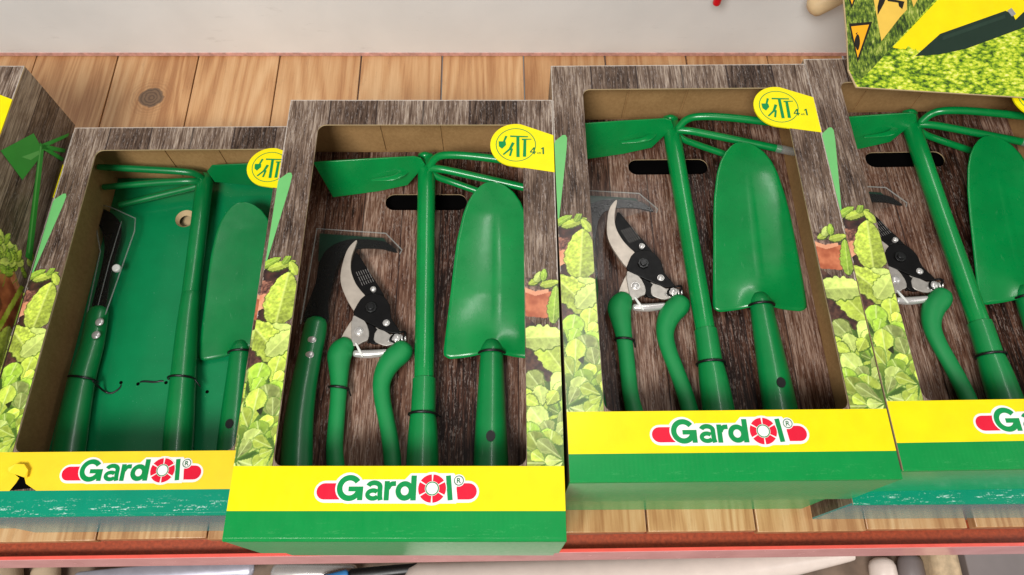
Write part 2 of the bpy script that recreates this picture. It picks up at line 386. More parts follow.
        if subsurf:
            md = o.modifiers.new('sub', 'SUBSURF'); md.levels = md.render_levels = subsurf
        return o
def area(p): return sum(p[i][0] * p[(i + 1) % len(p)][1] - p[(i + 1) % len(p)][0] * p[i][1] for i in range(len(p))) / 2
def cr(p0, p1, p2, p3, t): return .5 * ((2*p1) + (-p0+p2)*t + (2*p0-5*p1+4*p2-p3)*t*t + (-p0+3*p1-3*p2+p3)*t**3)
def smooth_path(P, Rr, sub):
    o = []; q = []
    for i in range(len(P) - 1):
        a, b, c, d = P[max(i-1,0)], P[i], P[i+1], P[min(i+2,len(P)-1)]
        ra, rb, rc, rd = Rr[max(i-1,0)], Rr[i], Rr[i+1], Rr[min(i+2,len(P)-1)]
        for k in range(sub):
            t = k / sub; o.append(cr(a, b, c, d, t)); q.append(max(.02, cr(ra, rb, rc, rd, t)))
    o.append(P[-1]); q.append(Rr[-1]); return o, q
def smooth_loop(pts, sub=4):
    P = [np.array(p[:2], float) for p in pts]; n = len(P); o = []
    for i in range(n):
        for k in range(sub): o.append(tuple(cr(P[i-1], P[i], P[(i+1) % n], P[(i+2) % n], k / sub)))
    return o
def rounded(u0, v0, u1, v1, r, n=6):
    o = []
    for ci, (cx, cy, a0) in enumerate(((u0+r, v0+r, 180), (u1-r, v0+r, 270), (u1-r, v1-r, 0), (u0+r, v1-r, 90))):
        for i in range(n + 1):
            a = R(a0 + 90 * i / n); o.append(((cx + r*math.cos(a), cy + r*math.sin(a)), ci))
    return o
def kids(o): return [c for c in bpy.data.objects if c.parent == o]
def copy_tree(o, parent=None):
    c = o.copy(); COL.objects.link(c); c.parent = parent
    for ch in kids(o): copy_tree(ch, c)
    return c
def text_mesh(txt, off=0.0, size=1.0):
    cu = bpy.data.curves.new('lettering', 'FONT'); cu.body = txt; cu.size = size; cu.offset = off; cu.resolution_u = 6; cu.fill_mode = 'FRONT'
    o = bpy.data.objects.new('lettering', cu); COL.objects.link(o)
    bpy.context.view_layer.update()
    me = bpy.data.meshes.new_from_object(o.evaluated_get(bpy.context.evaluated_depsgraph_get()))
    vs = [tuple(v.co) for v in me.vertices]; fs = [tuple(p.vertices) for p in me.polygons]
    bpy.data.objects.remove(o); bpy.data.curves.remove(cu); bpy.data.meshes.remove(me)
    return vs, fs
def fit_text(mb, txt, x0, x1, y0, y1, z, off=0.0, ref=None, shear=0):
    """lettering flat on a surface, its cap box fitted to x0..x1, y0..y1"""
    vs, fs = text_mesh(txt, 0); a = np.array(vs)
    lo, hi = a.min(0), a.max(0)
    sx = (x1 - x0) / (hi[0] - lo[0]); sy = (y1 - y0) / (hi[1] - lo[1])
    if off: vs, fs = text_mesh(txt, off / ((sx + sy) / 2))
    mb.add([(x0 + (p[0] - lo[0]) * sx + shear * (p[1] - lo[1]) * sy, y0 + (p[1] - lo[1]) * sy, z) for p in vs], fs)

# ------------------------------------------------------------------ printed pictures, painted into a fine grid of faces
class Pic:
    def __init__(s, w, h, res=.05, bg=(60, 45, 38)):
        s.res = res; s.nx = int(round(w / res)) + 1; s.ny = int(round(h / res)) + 1
        s.X, s.Y = np.meshgrid(np.arange(s.nx) * w / (s.nx - 1), np.arange(s.ny) * h / (s.ny - 1))
        s.w, s.h = w, h
        s.c = np.ones((s.ny, s.nx, 3)) * np.array(bg, float); s.m = np.zeros((s.ny, s.nx), bool)
    def nz(s, size, seed, oct=3):
        r = np.random.default_rng(seed); o = np.zeros_like(s.X); amp = 1; tot = 0
        for k in range(oct):
            q = size / 2 ** k; gw, gh = int(s.w / q) + 3, int(s.h / q) + 3; G = r.random((gh, gw))
            fx, fy = s.X / q, s.Y / q; ix, iy = fx.astype(int), fy.astype(int); tx, ty = fx - ix, fy - iy
            tx = tx*tx*(3-2*tx); ty = ty*ty*(3-2*ty)
            o += amp * ((G[iy, ix]*(1-tx) + G[iy, ix+1]*tx)*(1-ty) + (G[iy+1, ix]*(1-tx) + G[iy+1, ix+1]*tx)*ty); tot += amp; amp *= .5
        return o / tot
    def put(s, mask, col, a=1.0):
        col = np.asarray(col, float)
        if col.ndim == 1: col = np.ones_like(s.c) * col
        al = (mask.astype(float) * a)[..., None]; s.c = s.c * (1 - al) + col * al; s.m |= mask
    def poly(s, pts):
        m = np.zeros_like(s.m); n = len(pts)
        for i in range(n):
            x0, y0 = pts[i]; x1, y1 = pts[(i+1) % n]
            if y0 == y1: continue
            m ^= ((s.Y >= min(y0, y1)) & (s.Y < max(y0, y1)) & (s.X < x0 + (s.Y - y0) * (x1 - x0) / (y1 - y0)))
        return m
    def blot(s, pts, c1, c2, size=.4, seed=1, edge=.15):
        wob = (s.nz(.5, seed + 50) - .5) * edge * 2
        keepx, keepy = s.X, s.Y; s.X = s.X + wob; s.Y = s.Y + wob[::-1]; m = s.poly(pts); s.X, s.Y = keepx, keepy
        f = np.clip((s.nz(size, seed) - .25) * 2, 0, 1)[..., None]
        s.put(m, np.array(c1) * (1 - f) + np.array(c2) * f)
    def leaf(s, x, y, L, W, ang, col, seed=0, vein=(220, 232, 130), dark=(60, 88, 18), ruff=.12, nv=7, fold=.0, tipw=.8, pebble=0, rim_=.7):
        ca, sa = math.cos(R(ang)), math.sin(R(ang))
        px = (s.X - x) * ca + (s.Y - y) * sa; py = -(s.X - x) * sa + (s.Y - y) * ca
        t = px / L; th = np.arctan2(py, px - L / 2)
        hw = W * np.power(np.clip(np.sin(np.pi * np.clip(t, 0, 1) ** tipw), 0, 1), .62) * (1 + ruff * np.sin(th * 11 + seed) * .6 + ruff * (s.nz(.35, seed) - .5) * 2)
        m = (t > 0) & (t < 1) & (np.abs(py) < hw)
        q = np.abs(py) / np.maximum(hw, 1e-3)
        # printed rim of dark behind the leaf
        m2 = (t > -.04) & (t < 1.04) & (np.abs(py + .03) < hw + .09)
        s.put(m2 & ~m, dark, rim_)
        n = s.nz(.22, seed + 3, 4); n2 = s.nz(.9, seed + 5)
        base = np.array(col, float)
        c = base * (.60 + .34 * n[..., None] + .26 * n2[..., None] + .16 * np.clip(t, 0, 1)[..., None])
        if pebble: pn = s.nz(.16, seed + 9, 2); c = c * (1 + pebble * (np.clip((pn - .5) * 5, -1, 1)))[..., None]
        c = np.where((py < 0)[..., None], c * (.93 - fold), c * (1.04 + fold))
        vv = np.abs(((t * nv - q * .9) % 1.0) - .5)
        vk = np.clip((.10 - vv) / .10, 0, 1) * .34 * (q < .92)
        c = c * (1 - vk[..., None]) + np.array(vein) * vk[..., None]
        mid = np.clip((.055 - np.abs(py) / W * .6) / .04, 0, 1) * .7
        c = c * (1 - mid[..., None]) + np.array(vein) * mid[..., None]
        rim = np.clip((q - .8) / .2, 0, 1) * .22
        c = c * (1 - rim[..., None]) + np.array((236, 240, 150)) * rim[..., None]
        s.put(m, np.clip(c, 0, 255))
    def rosette(s, x, y, r, n, col, seed, a0=0, spread=360, back=(58, 88, 26)):
        """a lamb's lettuce plant: spoon shaped leaves round a centre, dark gaps between"""
        rr = random.Random(seed)
        d = np.hypot(s.X - x, s.Y - y); s.put(d < r * (.62 + .3 * s.nz(.4, seed)), back, .8)
        for ring, (k, q) in enumerate(((n - 1, 1.0), (max(3, n - 3), .62))):
            for i in range(k):
                a = a0 + spread * (i + .5 * ring) / k + rr.uniform(-12, 12)
                tone = rr.choice((.72, .9, 1.04, 1.14))
                cc = [min(255, ch * tone) for ch in col]
                s.leaf(x + .12*math.cos(R(a)), y + .12*math.sin(R(a)), r * q * rr.uniform(1.05, 1.5), r * q * rr.uniform(.34, .5), a, cc, seed * 13 + i + ring * 7, ruff=.05, nv=2, tipw=2.0, dark=(84, 122, 36), vein=(224, 238, 160), rim_=.6)
    def mesh(s, name, parent, put, keep=None):
        mb = MB(); use = s.m if keep is None else (s.m & keep(s.X, s.Y))
        idx = -np.ones((s.ny, s.nx), int)
        cell = use[:-1, :-1] & use[1:, :-1] & use[:-1, 1:] & use[1:, 1:]
        need = np.zeros_like(use); need[:-1, :-1] |= cell; need[1:, :-1] |= cell; need[:-1, 1:] |= cell; need[1:, 1:] |= cell
        idx[need] = np.arange(need.sum())
        vs = [put(x, y) for x, y in zip(s.X[need], s.Y[need])]
        ii, jj = np.nonzero(cell)
        fs = [(idx[i, j], idx[i, j+1], idx[i+1, j+1], idx[i+1, j]) for i, j in zip(ii, jj)]
        mb.add(vs, fs); o = mb.build(name, 'print', parent, fix=False)
        ca = o.data.color_attributes.new('print', 'FLOAT_COLOR', 'POINT')
        cols = np.ones((need.sum(), 4), np.float32); cols[:, :3] = lin(np.clip(s.c[need], 0, 255)); ca.data.foreach_set('color', cols.ravel())
        return o

LG = (186, 206, 76); LG2 = (148, 182, 58); LG3 = (198, 216, 112); LG4 = (124, 162, 54)
def left_picture():
    p = Pic(2.7, 16.6)
    p.blot([(0, 9.8), (0, 15.6), (.7, 16.0), (2.1, 15.4), (2.0, 13.0), (1.0, 10)], (40, 26, 24), (84, 50, 40), .4, 2, .1)
    p.blot([(-.2, 11.6), (.6, 12.2), (.9, 13.4), (.3, 14.4), (-.2, 14.4)], (206, 120, 86), (232, 170, 130), .5, 3)
    p.blot([(-.2, 13.2), (.8, 13.3), (.9, 14.3), (-.2, 14.5)], (70, 40, 36), (176, 120, 96), .16, 4)
    p.blot([(-.2, 9.0), (1.4, 10.6), (2.3, 9.4), (2.7, 8.0), (1.6, 7.0), (-.2, 6.8)], (58, 34, 30), (112, 74, 58), .25, 5, .1)
    p.leaf(-.2, 15.6, 1.6, .34, 32, LG2, 6); p.leaf(.3, 15.4, 2.2, .36, 20, LG, 7); p.leaf(2.6, 14.9, 1.4, .34, 118, LG, 8); p.leaf(1.4, 15.9, 1.1, .24, 60, LG2, 9)
    p.leaf(1.5, 10.6, 4.6, 1.28, 84, LG, 10, nv=9, fold=.05, pebble=.1)
    p.leaf(-.4, 9.4, 3.4, .8, 20, LG3, 11, nv=6)
    p.leaf(-.5, 10.9, 5.0, 1.15, -46, LG, 12, nv=9, fold=.06, pebble=.12)
    p.leaf(1.2, 8.2, 2.7, .8, 50, LG3, 13)
    for i, (x, y, r, n) in enumerate(((1.8, 5.6, 1.9, 6), (.4, 4.9, 1.9, 7), (2.3, 3.2, 2.0, 7), (.7, 2.5, 2.1, 7), (1.8, .9, 2.0, 7), (.1, .4, 1.9, 6), (2.7, 1.2, 1.2, 6))):
        p.rosette(x, y, r, n, (LG, LG2, LG3)[i % 3], 20 + i, i * 25)
    p.blot([(1.0, 4.0), (1.5, 4.3), (1.4, 3.6)], (34, 40, 14), (60, 70, 20), .3, 61, .05)
    return p
def right_picture():
    p = Pic(2.6, 15.6)
    p.blot([(-.2, 12.6), (0, 14.8), (2.7, 14.3), (2.7, 12)], (60, 40, 36), (156, 128, 112), .14, 3, .12)
    p.blot([(-.2, 13.6), (-.2, 11.4), (1.4, 11.2), (2.7, 11.6), (2.7, 13.2), (1.8, 13.5), (.8, 13.2)], (166, 84, 52), (212, 128, 88), .6, 5, .06)
    p.blot([(-.2, 13.9), (.8, 13.5), (1.8, 13.7), (1.8, 13.4), (.8, 13.1), (-.2, 13.5)], (222, 150, 114), (232, 168, 130), .4, 6, .04)
    p.blot([(-.2, 5), (-.2, 11.5), (2.7, 9.5), (2.7, 5)], (48, 28, 24), (92, 60, 46), .25, 7, .1)
    p.leaf(.3, 14.1, 1.2, .26, 30, LG, 8); p.leaf(.8, 14.3, 1.1, .3, 60, LG3, 9); p.leaf(1.2, 14.0, 1.5, .32, 14, LG, 10); p.leaf(1.4, 14.4, 1.1, .24, 82, LG2, 11)
    p.leaf(2.1, 10.8, 3.2, .5, 84, LG2, 12)
    p.leaf(2.9, 6.8, 4.2, 1.0, 124, LG, 14, nv=8); p.leaf(-.6, 9.6, 3.9, 1.0, 2, LG3, 13, nv=8, fold=.05)
    for i, (x, y, r, n, a) in enumerate(((.3, 5.3, 1.2, 4, 30), (1.6, 4.9, 1.7, 7, 0), (2.5, 3.7, 1.6, 7, 20), (.5, 3.2, 1.9, 7, 5), (1.9, 1.9, 2.0, 8, 15), (.2, 1.0, 1.9, 7, 40), (1.4, .2, 1.7, 7, 10), (2.6, .4, 1.5, 6, 0))):
        p.rosette(x, y, r, n, (LG, LG3, LG2)[i % 3], 40 + i, a)
    p.leaf(1.2, 4.4, 1.5, .55, 100, LG3, 90, tipw=1.4); p.leaf(1.5, 4.4, 1.3, .5, 55, LG, 91, tipw=1.4); p.leaf(.9, 4.4, 1.2, .45, 150, LG, 92, tipw=1.4)
    p.m &= p.Y < 15.5
    return p
def side_picture():        # x = depth below the front edge, y = along the carton
    p = Pic(8.4, 26.5, .1)
    p.blot([(-.2, -.2), (-.2, 14.5), (8.6, 12), (8.6, -.2)], (40, 26, 20), (84, 60, 44), .4, 2, .2)
    p.blot([(1.6, 12.4), (8.8, 10.6), (8.8, 18.0), (6, 19.4), (2.0, 18.6)], (128, 66, 38), (176, 104, 64), .8, 3, .1)
    p.blot([(1.5, 18.2), (6.2, 18.9), (8.6, 17.4), (8.6, 18.3), (6.2, 19.9), (1.6, 19.2)], (168, 98, 62), (206, 140, 98), .6, 7, .06)
    p.blot([(3, 13.5), (4.5, 13), (6.5, 16), (5.8, 16.8)], (84, 44, 26), (116, 62, 38), .5, 4)
    p.blot([(5.0, 9), (5.6, 9), (8.4, 19), (7.8, 19)], (150, 180, 40), (206, 220, 84), .6, 5, .05)
    rr = random.Random(3)
    for i in range(15):
        a = rr.uniform(30, 150); x0, y0 = rr.uniform(1.2, 7.6), rr.uniform(17.6, 19.6); L = rr.uniform(1.4, 3.6)
        x1, y1 = x0 + L*math.cos(R(a)), y0 + L*math.sin(R(a))
        p.put(p.poly([(x0, y0), (x0 + .1, y0), (x1 + .1, y1), (x1, y1)]), (112, 140, 40))
        for q in range(4): p.leaf(x1, y1, rr.uniform(.7, 1.35), rr.uniform(.26, .44), a + (-95, -30, 40, 100)[q] + rr.uniform(-20, 20), ((196, 222, 74), (158, 192, 52), (216, 234, 104))[(i + q) % 3], 200 + i*5 + q, nv=4, ruff=.06)
        for q in range(2): p.leaf(x0 + (x1-x0)*.55, y0 + (y1-y0)*.55, rr.uniform(.6, 1.1), rr.uniform(.22, .36), a + (70, -70)[q], (146, 182, 48), 300 + i*5 + q, nv=4, ruff=.06)
    p.leaf(8.6, 11.0, 4, 1.6, 100, LG, 80, pebble=.1); p.leaf(.2, 14.6, 4.4, 1.2, 14, LG2, 81); p.leaf(8.8, 6.5, 4.6, 1.4, 130, LG3, 82)
    for i in range(10): p.rosette(.8 + (i * 2.9) % 8, 1 + i * .75, 2.4, 7, (LG4, LG2, LG)[i % 3], 100 + i, i * 20)
    return p
# ------------------------------------------------------------------ the tool set carton
W_, L_, D_ = 23.2, 37.2, 8.65
WIN = (2.75, 5.0, 20.55, 34.5); WR = .7
ZF = D_
INS = 1.15
def carton(name, torn=False):
    root = empty(name)
    win = rounded(*WIN, WR)
    pt = .12
    # shell: four walls and a bottom, printed outside, raw board inside
    e = .14; s = MB()
    def wall(a, b, mi): s.cur = mi; s.box(a, b)
    top = ZF - pt - .005
    wall((0, 0, 0), (W_, e, top), 1)                      # end towards the shelf edge
    wall((0, L_ - e, 0), (W_, L_, top), 0)
    wall((0, e + .003, 0), (e, L_ - e - .003, top), 0)
    wall((W_ - e, e + .003, 0), (W_, L_ - e - .003, top), 0)
    wall((e + .003, e + .003, 0), (W_ - e - .003, L_ - e - .003, .14), 3 if torn else 2)  # bottom coloured dark so the slot looks shaded
    sh = s.build('shell', ['side_wood', 'end_teal' if torn else 'end_ink', 'hole_shade', 'kraft_edge'], root, fix=False)
    ln = MB(); q = e + .01; zt = top - .02     # kraft lining of the walls
    ln.add([(q,q,.2),(W_-q,q,.2),(W_-q,L_-q,.2),(q,L_-q,.2),(q,q,zt),(W_-q,q,zt),(W_-q,L_-q,zt),(q,L_-q,zt)], [(0,1,5,4),(1,2,6,5),(2,3,7,6),(3,0,4,7)])
    o = ln.build('lining', 'kraft', root, fix=False)
    fl = MB()                                                # folded end flaps: seams and flap edges on the far wall
    fl.box((q, L_ - q - .12, 1.4), (7.4, L_ - q - .02, zt - .05)); fl.box((7.62, L_ - q - .1, 1.4), (13.0, L_ - q - .02, zt - .05)); fl.box((13.25, L_ - q - .12, 1.4), (W_ - q, L_ - q - .02, zt - .05))
    fl.build('end_flap', 'kraft', root, bevel=.02)
    fp = MB(); fp.ringframe(W_, L_, win, ZF - pt, ZF, edge_mi=1)
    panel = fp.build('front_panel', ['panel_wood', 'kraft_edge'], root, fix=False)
    # printed bands along the foot of the front
    yb = MB(); yb.sheet([(0, 1.95), (W_, 1.95), (W_, 5.0), (0, 5.0)], ZF + .02) if not torn else None
    if torn:   # a ragged hole knocked into the yellow band
        hole = [(3.0, 3.35), (3.35, 3.25), (3.9, 3.05), (4.15, 2.55), (4.75, 2.2), (4.3, 2.1), (3.6, 2.2), (3.0, 2.0), (3.35, 2.6), (3.5, 3.0)]
        hole = [(x + .3, y - .05) for x, y in hole]
        cxh = 6.1
        up = [(0, 1.95), (hole[7][0], hole[7][1]), hole[8], hole[9], hole[0], (hole[0][0], 5), (0, 5)]
        yb.sheet(up, ZF + .02)
        yb.sheet([hole[0], hole[1], hole[2], hole[3], hole[4], (5.4, 1.95), (W_, 1.95), (W_, 5), (hole[0][0], 5)], ZF + .02)
    band = yb.build('brand_band', 'faded_yellow' if torn else 'yellow', root, fix=False)
    gb = MB(); gb.sheet([(0, -.02), (W_, -.02), (W_, 1.95), (0, 1.95)], ZF + .02)
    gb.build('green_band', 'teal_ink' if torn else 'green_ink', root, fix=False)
    fold = MB(); n = 24                                     # softly rounded bottom fold; its pale scuffs also paint a glossy line
    vs = []
    for i in range(n + 1):
        x = W_ * i / n; w = .05 * math.sin(i * 1.7) * .3
        for a in range(6):
            th = R(90 * a / 5); vs.append((x, .20 - .24 * math.sin(th) - .0, ZF - .24 + .285 * math.cos(th) + w * .1 - .02))
    fold.add(vs, [(i*6+a, (i+1)*6+a, (i+1)*6+a+1, i*6+a+1) for i in range(n) for a in range(5)])
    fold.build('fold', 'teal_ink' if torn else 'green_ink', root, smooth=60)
    if torn:
        t = MB(); t.sheet([(x, y) for x, y in ((3.3, 3.3), (3.7, 3.2), (4.2, 3.0), (4.45, 2.5), (5.05, 2.15), (3.9, 2.05), (3.3, 1.96), (3.65, 2.55))], ZF + .012)
        t.build('tear', 'hole_shade', band, fix=False)
        t = MB(); vs = [(3.3, 3.3, ZF+.03), (4.2, 3.0, ZF+.05), (4.6, 2.9, ZF+.25), (4.6, 3.5, ZF+.36), (4.2, 3.95, ZF+.4), (3.5, 4.0, ZF+.35), (2.9, 3.7, ZF+.26), (2.95, 3.4, ZF+.12)]
        t.add(vs, [tuple(range(8))]); t.build('torn_flap', 'faded_yellow', band, fix=False, solid=.06)
    # logo
    LX, LY = 11.55 + (1.1 if torn else 0), 3.42
    lx = lambda X: LX + (X - 505) / 74.6
    ly = lambda Y: LY + (160 - Y) / 74.6
    def capsule(x0, x1, y0, y1, left=True, right=True, n=10):
        r = (y1 - y0) / 2; cy = (y0 + y1) / 2; o = []
        if left: o += [(x0 + r + r*math.cos(R(90 + 180*i/n)), cy + r*math.sin(R(90 + 180*i/n))) for i in range(n + 1)]
        else: o += [(x0 + .12, y1), (x0, y0)]
        if right: o += [(x1 - r + r*math.cos(R(-90 + 180*i/n)), cy + r*math.sin(R(-90 + 180*i/n))) for i in range(n + 1)]
        else: o += [(x1, y0), (x1, y1)]
        return o
    def circ(c, r, n=28): return [(c[0] + r*math.cos(2*math.pi*i/n), c[1] + r*math.sin(2*math.pi*i/n)) for i in range(n)]
    fc = (lx(688), ly(158)); fr = 72 / 74.6; zc_ = [ZF + .03]
    def piece(name, mat, pts, parent=band):
        zc_[0] += .0016; mm = MB(); mm.sheet(pts, zc_[0]); return mm.build(name, mat, parent, fix=False)
    def ringpiece(name, mat, c, r0, r1, parent=band, n=32, a0=0, a1=360):
        zc_[0] += .0016; mm = MB(); full = a1 - a0 >= 360; k = n if full else n + 1
        A = [(c[0] + r*math.cos(R(a0 + (a1 - a0)*i/n)), c[1] + r*math.sin(R(a0 + (a1 - a0)*i/n)), zc_[0]) for r in (r0, r1) for i in range(k)]
        mm.add(A, [(i, (i+1) % k, k + (i+1) % k, k + i) for i in range(k if full else k - 1)]); return mm.build(name, mat, parent, fix=False)
    lo = piece('logo_outline', 'white_ink', capsule(lx(80), lx(931), ly(229), ly(118)))
    piece('outline_bulge', 'white_ink', circ(fc, fr + .17), lo); piece('outline_bulge', 'white_ink', circ((lx(258), ly(155)), 1.06), lo); piece('outline_bulge', 'white_ink', circ((lx(825), ly(118)), .44), lo)
    piece('outline_bulge', 'white_ink', [(lx(270), ly(233)), (lx(815), ly(233)), (lx(800), ly(80)), (lx(575), ly(80)), (lx(545), ly(112)), (lx(330), ly(112))], lo)
    piece('logo_capsule', 'red_ink', capsule(lx(92), lx(214), ly(213), ly(131), True, False)); piece('logo_capsule', 'red_ink', capsule(lx(808), lx(919), ly(213), ly(131), False, True))
    piece('outline_bulge', 'white_ink', circ((lx(258), ly(155)), .95), lo); piece('outline_bulge', 'white_ink', circ((lx(824), ly(117)), .42), lo); piece('outline_bulge', 'white_ink', [(lx(750), ly(84)), (lx(804), ly(84)), (lx(822), ly(222)), (lx(760), ly(222))], lo)
    # lettering: heavy rounded grotesque letters, each one mesh of strokes
    zl = [zc_[0] + .004]
    def letter(strokes, parent=band, mat='logo_green', name='letter'):
        mm = MB()
        for pts, w in strokes:
            zl[0] += .0009; P = [np.array((lx(x), ly(y))) for x, y in pts]; w = w / 74.6 / 2; Lf, Rt = [], []
            for i in range(len(P)):
                d = P[min(i+1, len(P)-1)] - P[max(i-1, 0)]; d /= np.linalg.norm(d); nn = np.array((-d[1], d[0])); Lf.append(P[i] + nn*w); Rt.append(P[i] - nn*w)
            k = len(P); mm.add([(p[0], p[1], zl[0]) for p in Lf + Rt], [(k+i, k+i+1, i+1, i) for i in range(k-1)])
        return mm.build(name, mat, parent, fix=False)
    def arc(cx, cy, rx, ry, a0, a1, n=22): return [(cx + rx*math.cos(R(a0 + (a1-a0)*i/n)), cy - ry*math.sin(R(a0 + (a1-a0)*i/n))) for i in range(n+1)]
    letter([(arc(261, 155, 51, 52, 36, 345, 36), 29), ([(256, 160), (332, 160)], 25), ([(318, 149), (318, 217)], 27)])
    letter([(arc(388, 150, 31, 21, 165, 0, 14) + [(419, 168), (420, 198), (424, 217)], 25), (arc(384, 188, 28, 20, 40, 330, 24), 23)])
    letter([([(454, 120), (454, 218)], 26), ([(459, 158), (468, 141), (480, 134), (500, 133)], 25)])
    letter([(arc(547, 170, 34, 36, 0, 360, 32), 27), ([(592, 92), (592, 218)], 28)])
    letter([([(770, 92), (783, 217)], 26)])
    zc_[0] = zl[0] + .004
    piece('flower_ground', 'white_ink', circ(fc, fr + .06))
    for i in range(6):
        a0, a1 = 60*i + 30 + 3.5, 60*i + 90 - 3.5
        fl_ = ringpiece('petal', 'red_ink', fc, .50, fr, n=10, a0=a0, a1=a1)
    ringpiece('flower_ring', 'logo_green', fc, .40, .47)
    c0 = (lx(825), ly(118)); rm = ringpiece('registered_mark', 'dark_green_ink', c0, .29, .34)
    rg = MB(); fit_text(rg, 'R', c0[0] - .13, c0[0] + .14, c0[1] - .17, c0[1] + .17, zc_[0] + .003, off=.004); rg.build('letter', 'dark_green_ink', rm, fix=False)
    # yellow corner tag 4in1
    tg = MB(); tc = (19.95, 32.35); tr = 2.2
    pts = [(tc[0] + tr*math.cos(R(a)), tc[1] + tr*math.sin(R(a))) for a in range(78, 262, 8)]
    pts += [(W_, 29.55), (W_, 33.35)]
    tg.prism(pts, ZF - .10, ZF + .03); tgo = tg.build('tag', 'tag_yellow', root)
    zc_[0] = ZF + .04; ringpiece('tag_ring', 'logo_green', tc, 1.66, 1.73, tgo, 36)
    T = lambda X, Y: (tc[0] + (X - 230) / 74.0, tc[1] + (230 - Y) / 70.0)
    def icon(bars, polys=(), mat='logo_green', name='tag_icon'):
        mm = MB()
        for p, q, w0, w1 in bars:
            zc_[0] += .0012; p, q = np.array(T(*p)), np.array(T(*q)); d = q - p; nn = np.array((-d[1], d[0])) / np.linalg.norm(d)
            mm.sheet([tuple(p + nn*w0/2), tuple(p - nn*w0/2), tuple(q - nn*w1/2), tuple(q + nn*w1/2)], zc_[0])
        for pl in polys: zc_[0] += .0012; mm.sheet([T(*p) for p in pl], zc_[0])
        return mm.build(name, mat, tgo, fix=False)
    icon([((170, 166), (152, 212), .2, .17)], [[(120, 205), (165, 206), (168, 232), (142, 260), (122, 242)]])
    icon([((214, 215), (190, 268), .26, .22), ((192, 262), (150, 302), .18, .15), ((206, 258), (192, 312), .18, .18)])
    icon([((194, 168), (308, 172), .17, .12), ((243, 170), (243, 320), .26, .28)])
    icon([((268, 192), (330, 190), .15, .08), ((288, 192), (284, 318), .24, .28)])
    icon([((344, 252), (320, 284), .09, .09), ((318, 284), (358, 284), .10, .10), ((345, 250), (345, 300), .12, .12)], mat='dark_green_ink', name='tag_digit')
    icon([((368, 286), (368, 298), .06, .06), ((376, 286), (376, 298), .05, .05), ((375, 287), (386, 287), .04, .04), ((384, 287), (384, 298), .05, .05)], mat='dark_green_ink', name='tag_lettering')
    icon([((403, 250), (403, 300), .13, .13), ((390, 262), (404, 252), .09, .09)], mat='dark_green_ink', name='tag_digit')
    # pictures on the front frame
    inside = lambda x, y: ~((x > WIN[0]) & (x < WIN[2]) & (y > WIN[1]) & (y < WIN[3]))
    def keepfront(off):
        def f(X, Y):
            x = X + off; y = Y + 5.0
            dx = np.maximum(np.maximum(WIN[0] + WR - x, x - WIN[2] + WR), 0); dy = np.maximum(np.maximum(WIN[1] + WR - y, y - WIN[3] + WR), 0)
            return dx * dx + dy * dy >= (WR - .01) ** 2
        return f
    PICS['left'].mesh('plant_print', panel, lambda x, y: (x, y + 5.0, ZF + .02), keepfront(0))
    PICS['right'].mesh('plant_print', panel, lambda x, y: (x + 20.6, y + 5.0, ZF + .02), keepfront(20.6))
    lf = MB(); lf.sheet([(0, 28.6), (.1, 28.9), (.75, 29.5), (1.0, 29.5), (1.12, 29.2), (1.02, 28.0), (.12, 21.2), (0, 21.0)], ZF + .018); lf.build('leaf_print', 'leaf_ink', panel, fix=False)
    # picture on the right hand side wall
    xs = W_ + .02
    PICS['side'].mesh('plant_print', sh, lambda x, y: (xs, y, ZF - .15 - x))
    hp = MB(); hp2 = MB()
    def sp(mb, pts, x):   # pts (depth, v)
        mb.add([(x, v, ZF - .1 - d) for d, v in pts], [tuple(range(len(pts)))])
    sp(hp, [(.5, 28.3), (4.0, 27.6), (5.2, 30.9), (4.6, 32.0), (3.5, 32.4)], xs + .02)
    sp(hp, [(4.6, 32.2), (5.3, 32.2), (8.3, 21.5), (7.3, 21.5)], xs + .022)
    for (d1, v1) in ((8.0, 35.8), (8.2, 34.0), (8.3, 33.0)): sp(hp, [(4.9, 32.2), (5.1, 31.8), (d1, v1 - .42), (d1, v1)], xs + .024)
    sp(hp2, [(4.75, 31.9), (4.95, 31.9), (7.7, 22.0), (7.45, 22.0)], xs + .03); sp(hp2, [(3.0, 29.4), (4.2, 29.9), (5.0, 31.1), (4.8, 31.4)], xs + .028)
    hp.build('hoe_print', 'hoe_ink', sh, fix=False); hp2.build('hoe_print', 'hoe_ink_light', sh, fix=False)
    # card insert with its hand slot
    slot = rounded(7.7, 30.35, 15.4, 32.1, .86, 8)
    i_ = MB()
    i_.ringframe(W_ - .2, L_ - .25, slot if not torn else [((x*1+.0, y), c) for (x, y), c in rounded(7.4, 30.75, 9.5, 32.85, 1.04, 8)], INS - .1, INS, edge_mi=1, u0=.2, v0=.25)
    i_.build('insert_card', ['insert_green' if torn else 'insert_wood', 'kraft_edge'], root, fix=False)
    if torn:
        h = MB(); a = [p for p, _ in rounded(7.4, 30.75, 9.5, 32.85, 1.04, 8)]; b = [((x-8.45)*.62+8.35, (y-31.8)*.62+31.75) for x, y in a]; n = len(a)
        h.add([(x, y, INS - .02) for x, y in a] + [(x, y, INS - .35) for x, y in b], [(i, (i+1) % n, n+(i+1) % n, n+i) for i in range(n)])
        h.build('hole_rim', 'kraft_edge', root, smooth=60)
    return root
PICS = {'left': left_picture(), 'right': right_picture(), 'side': side_picture()}

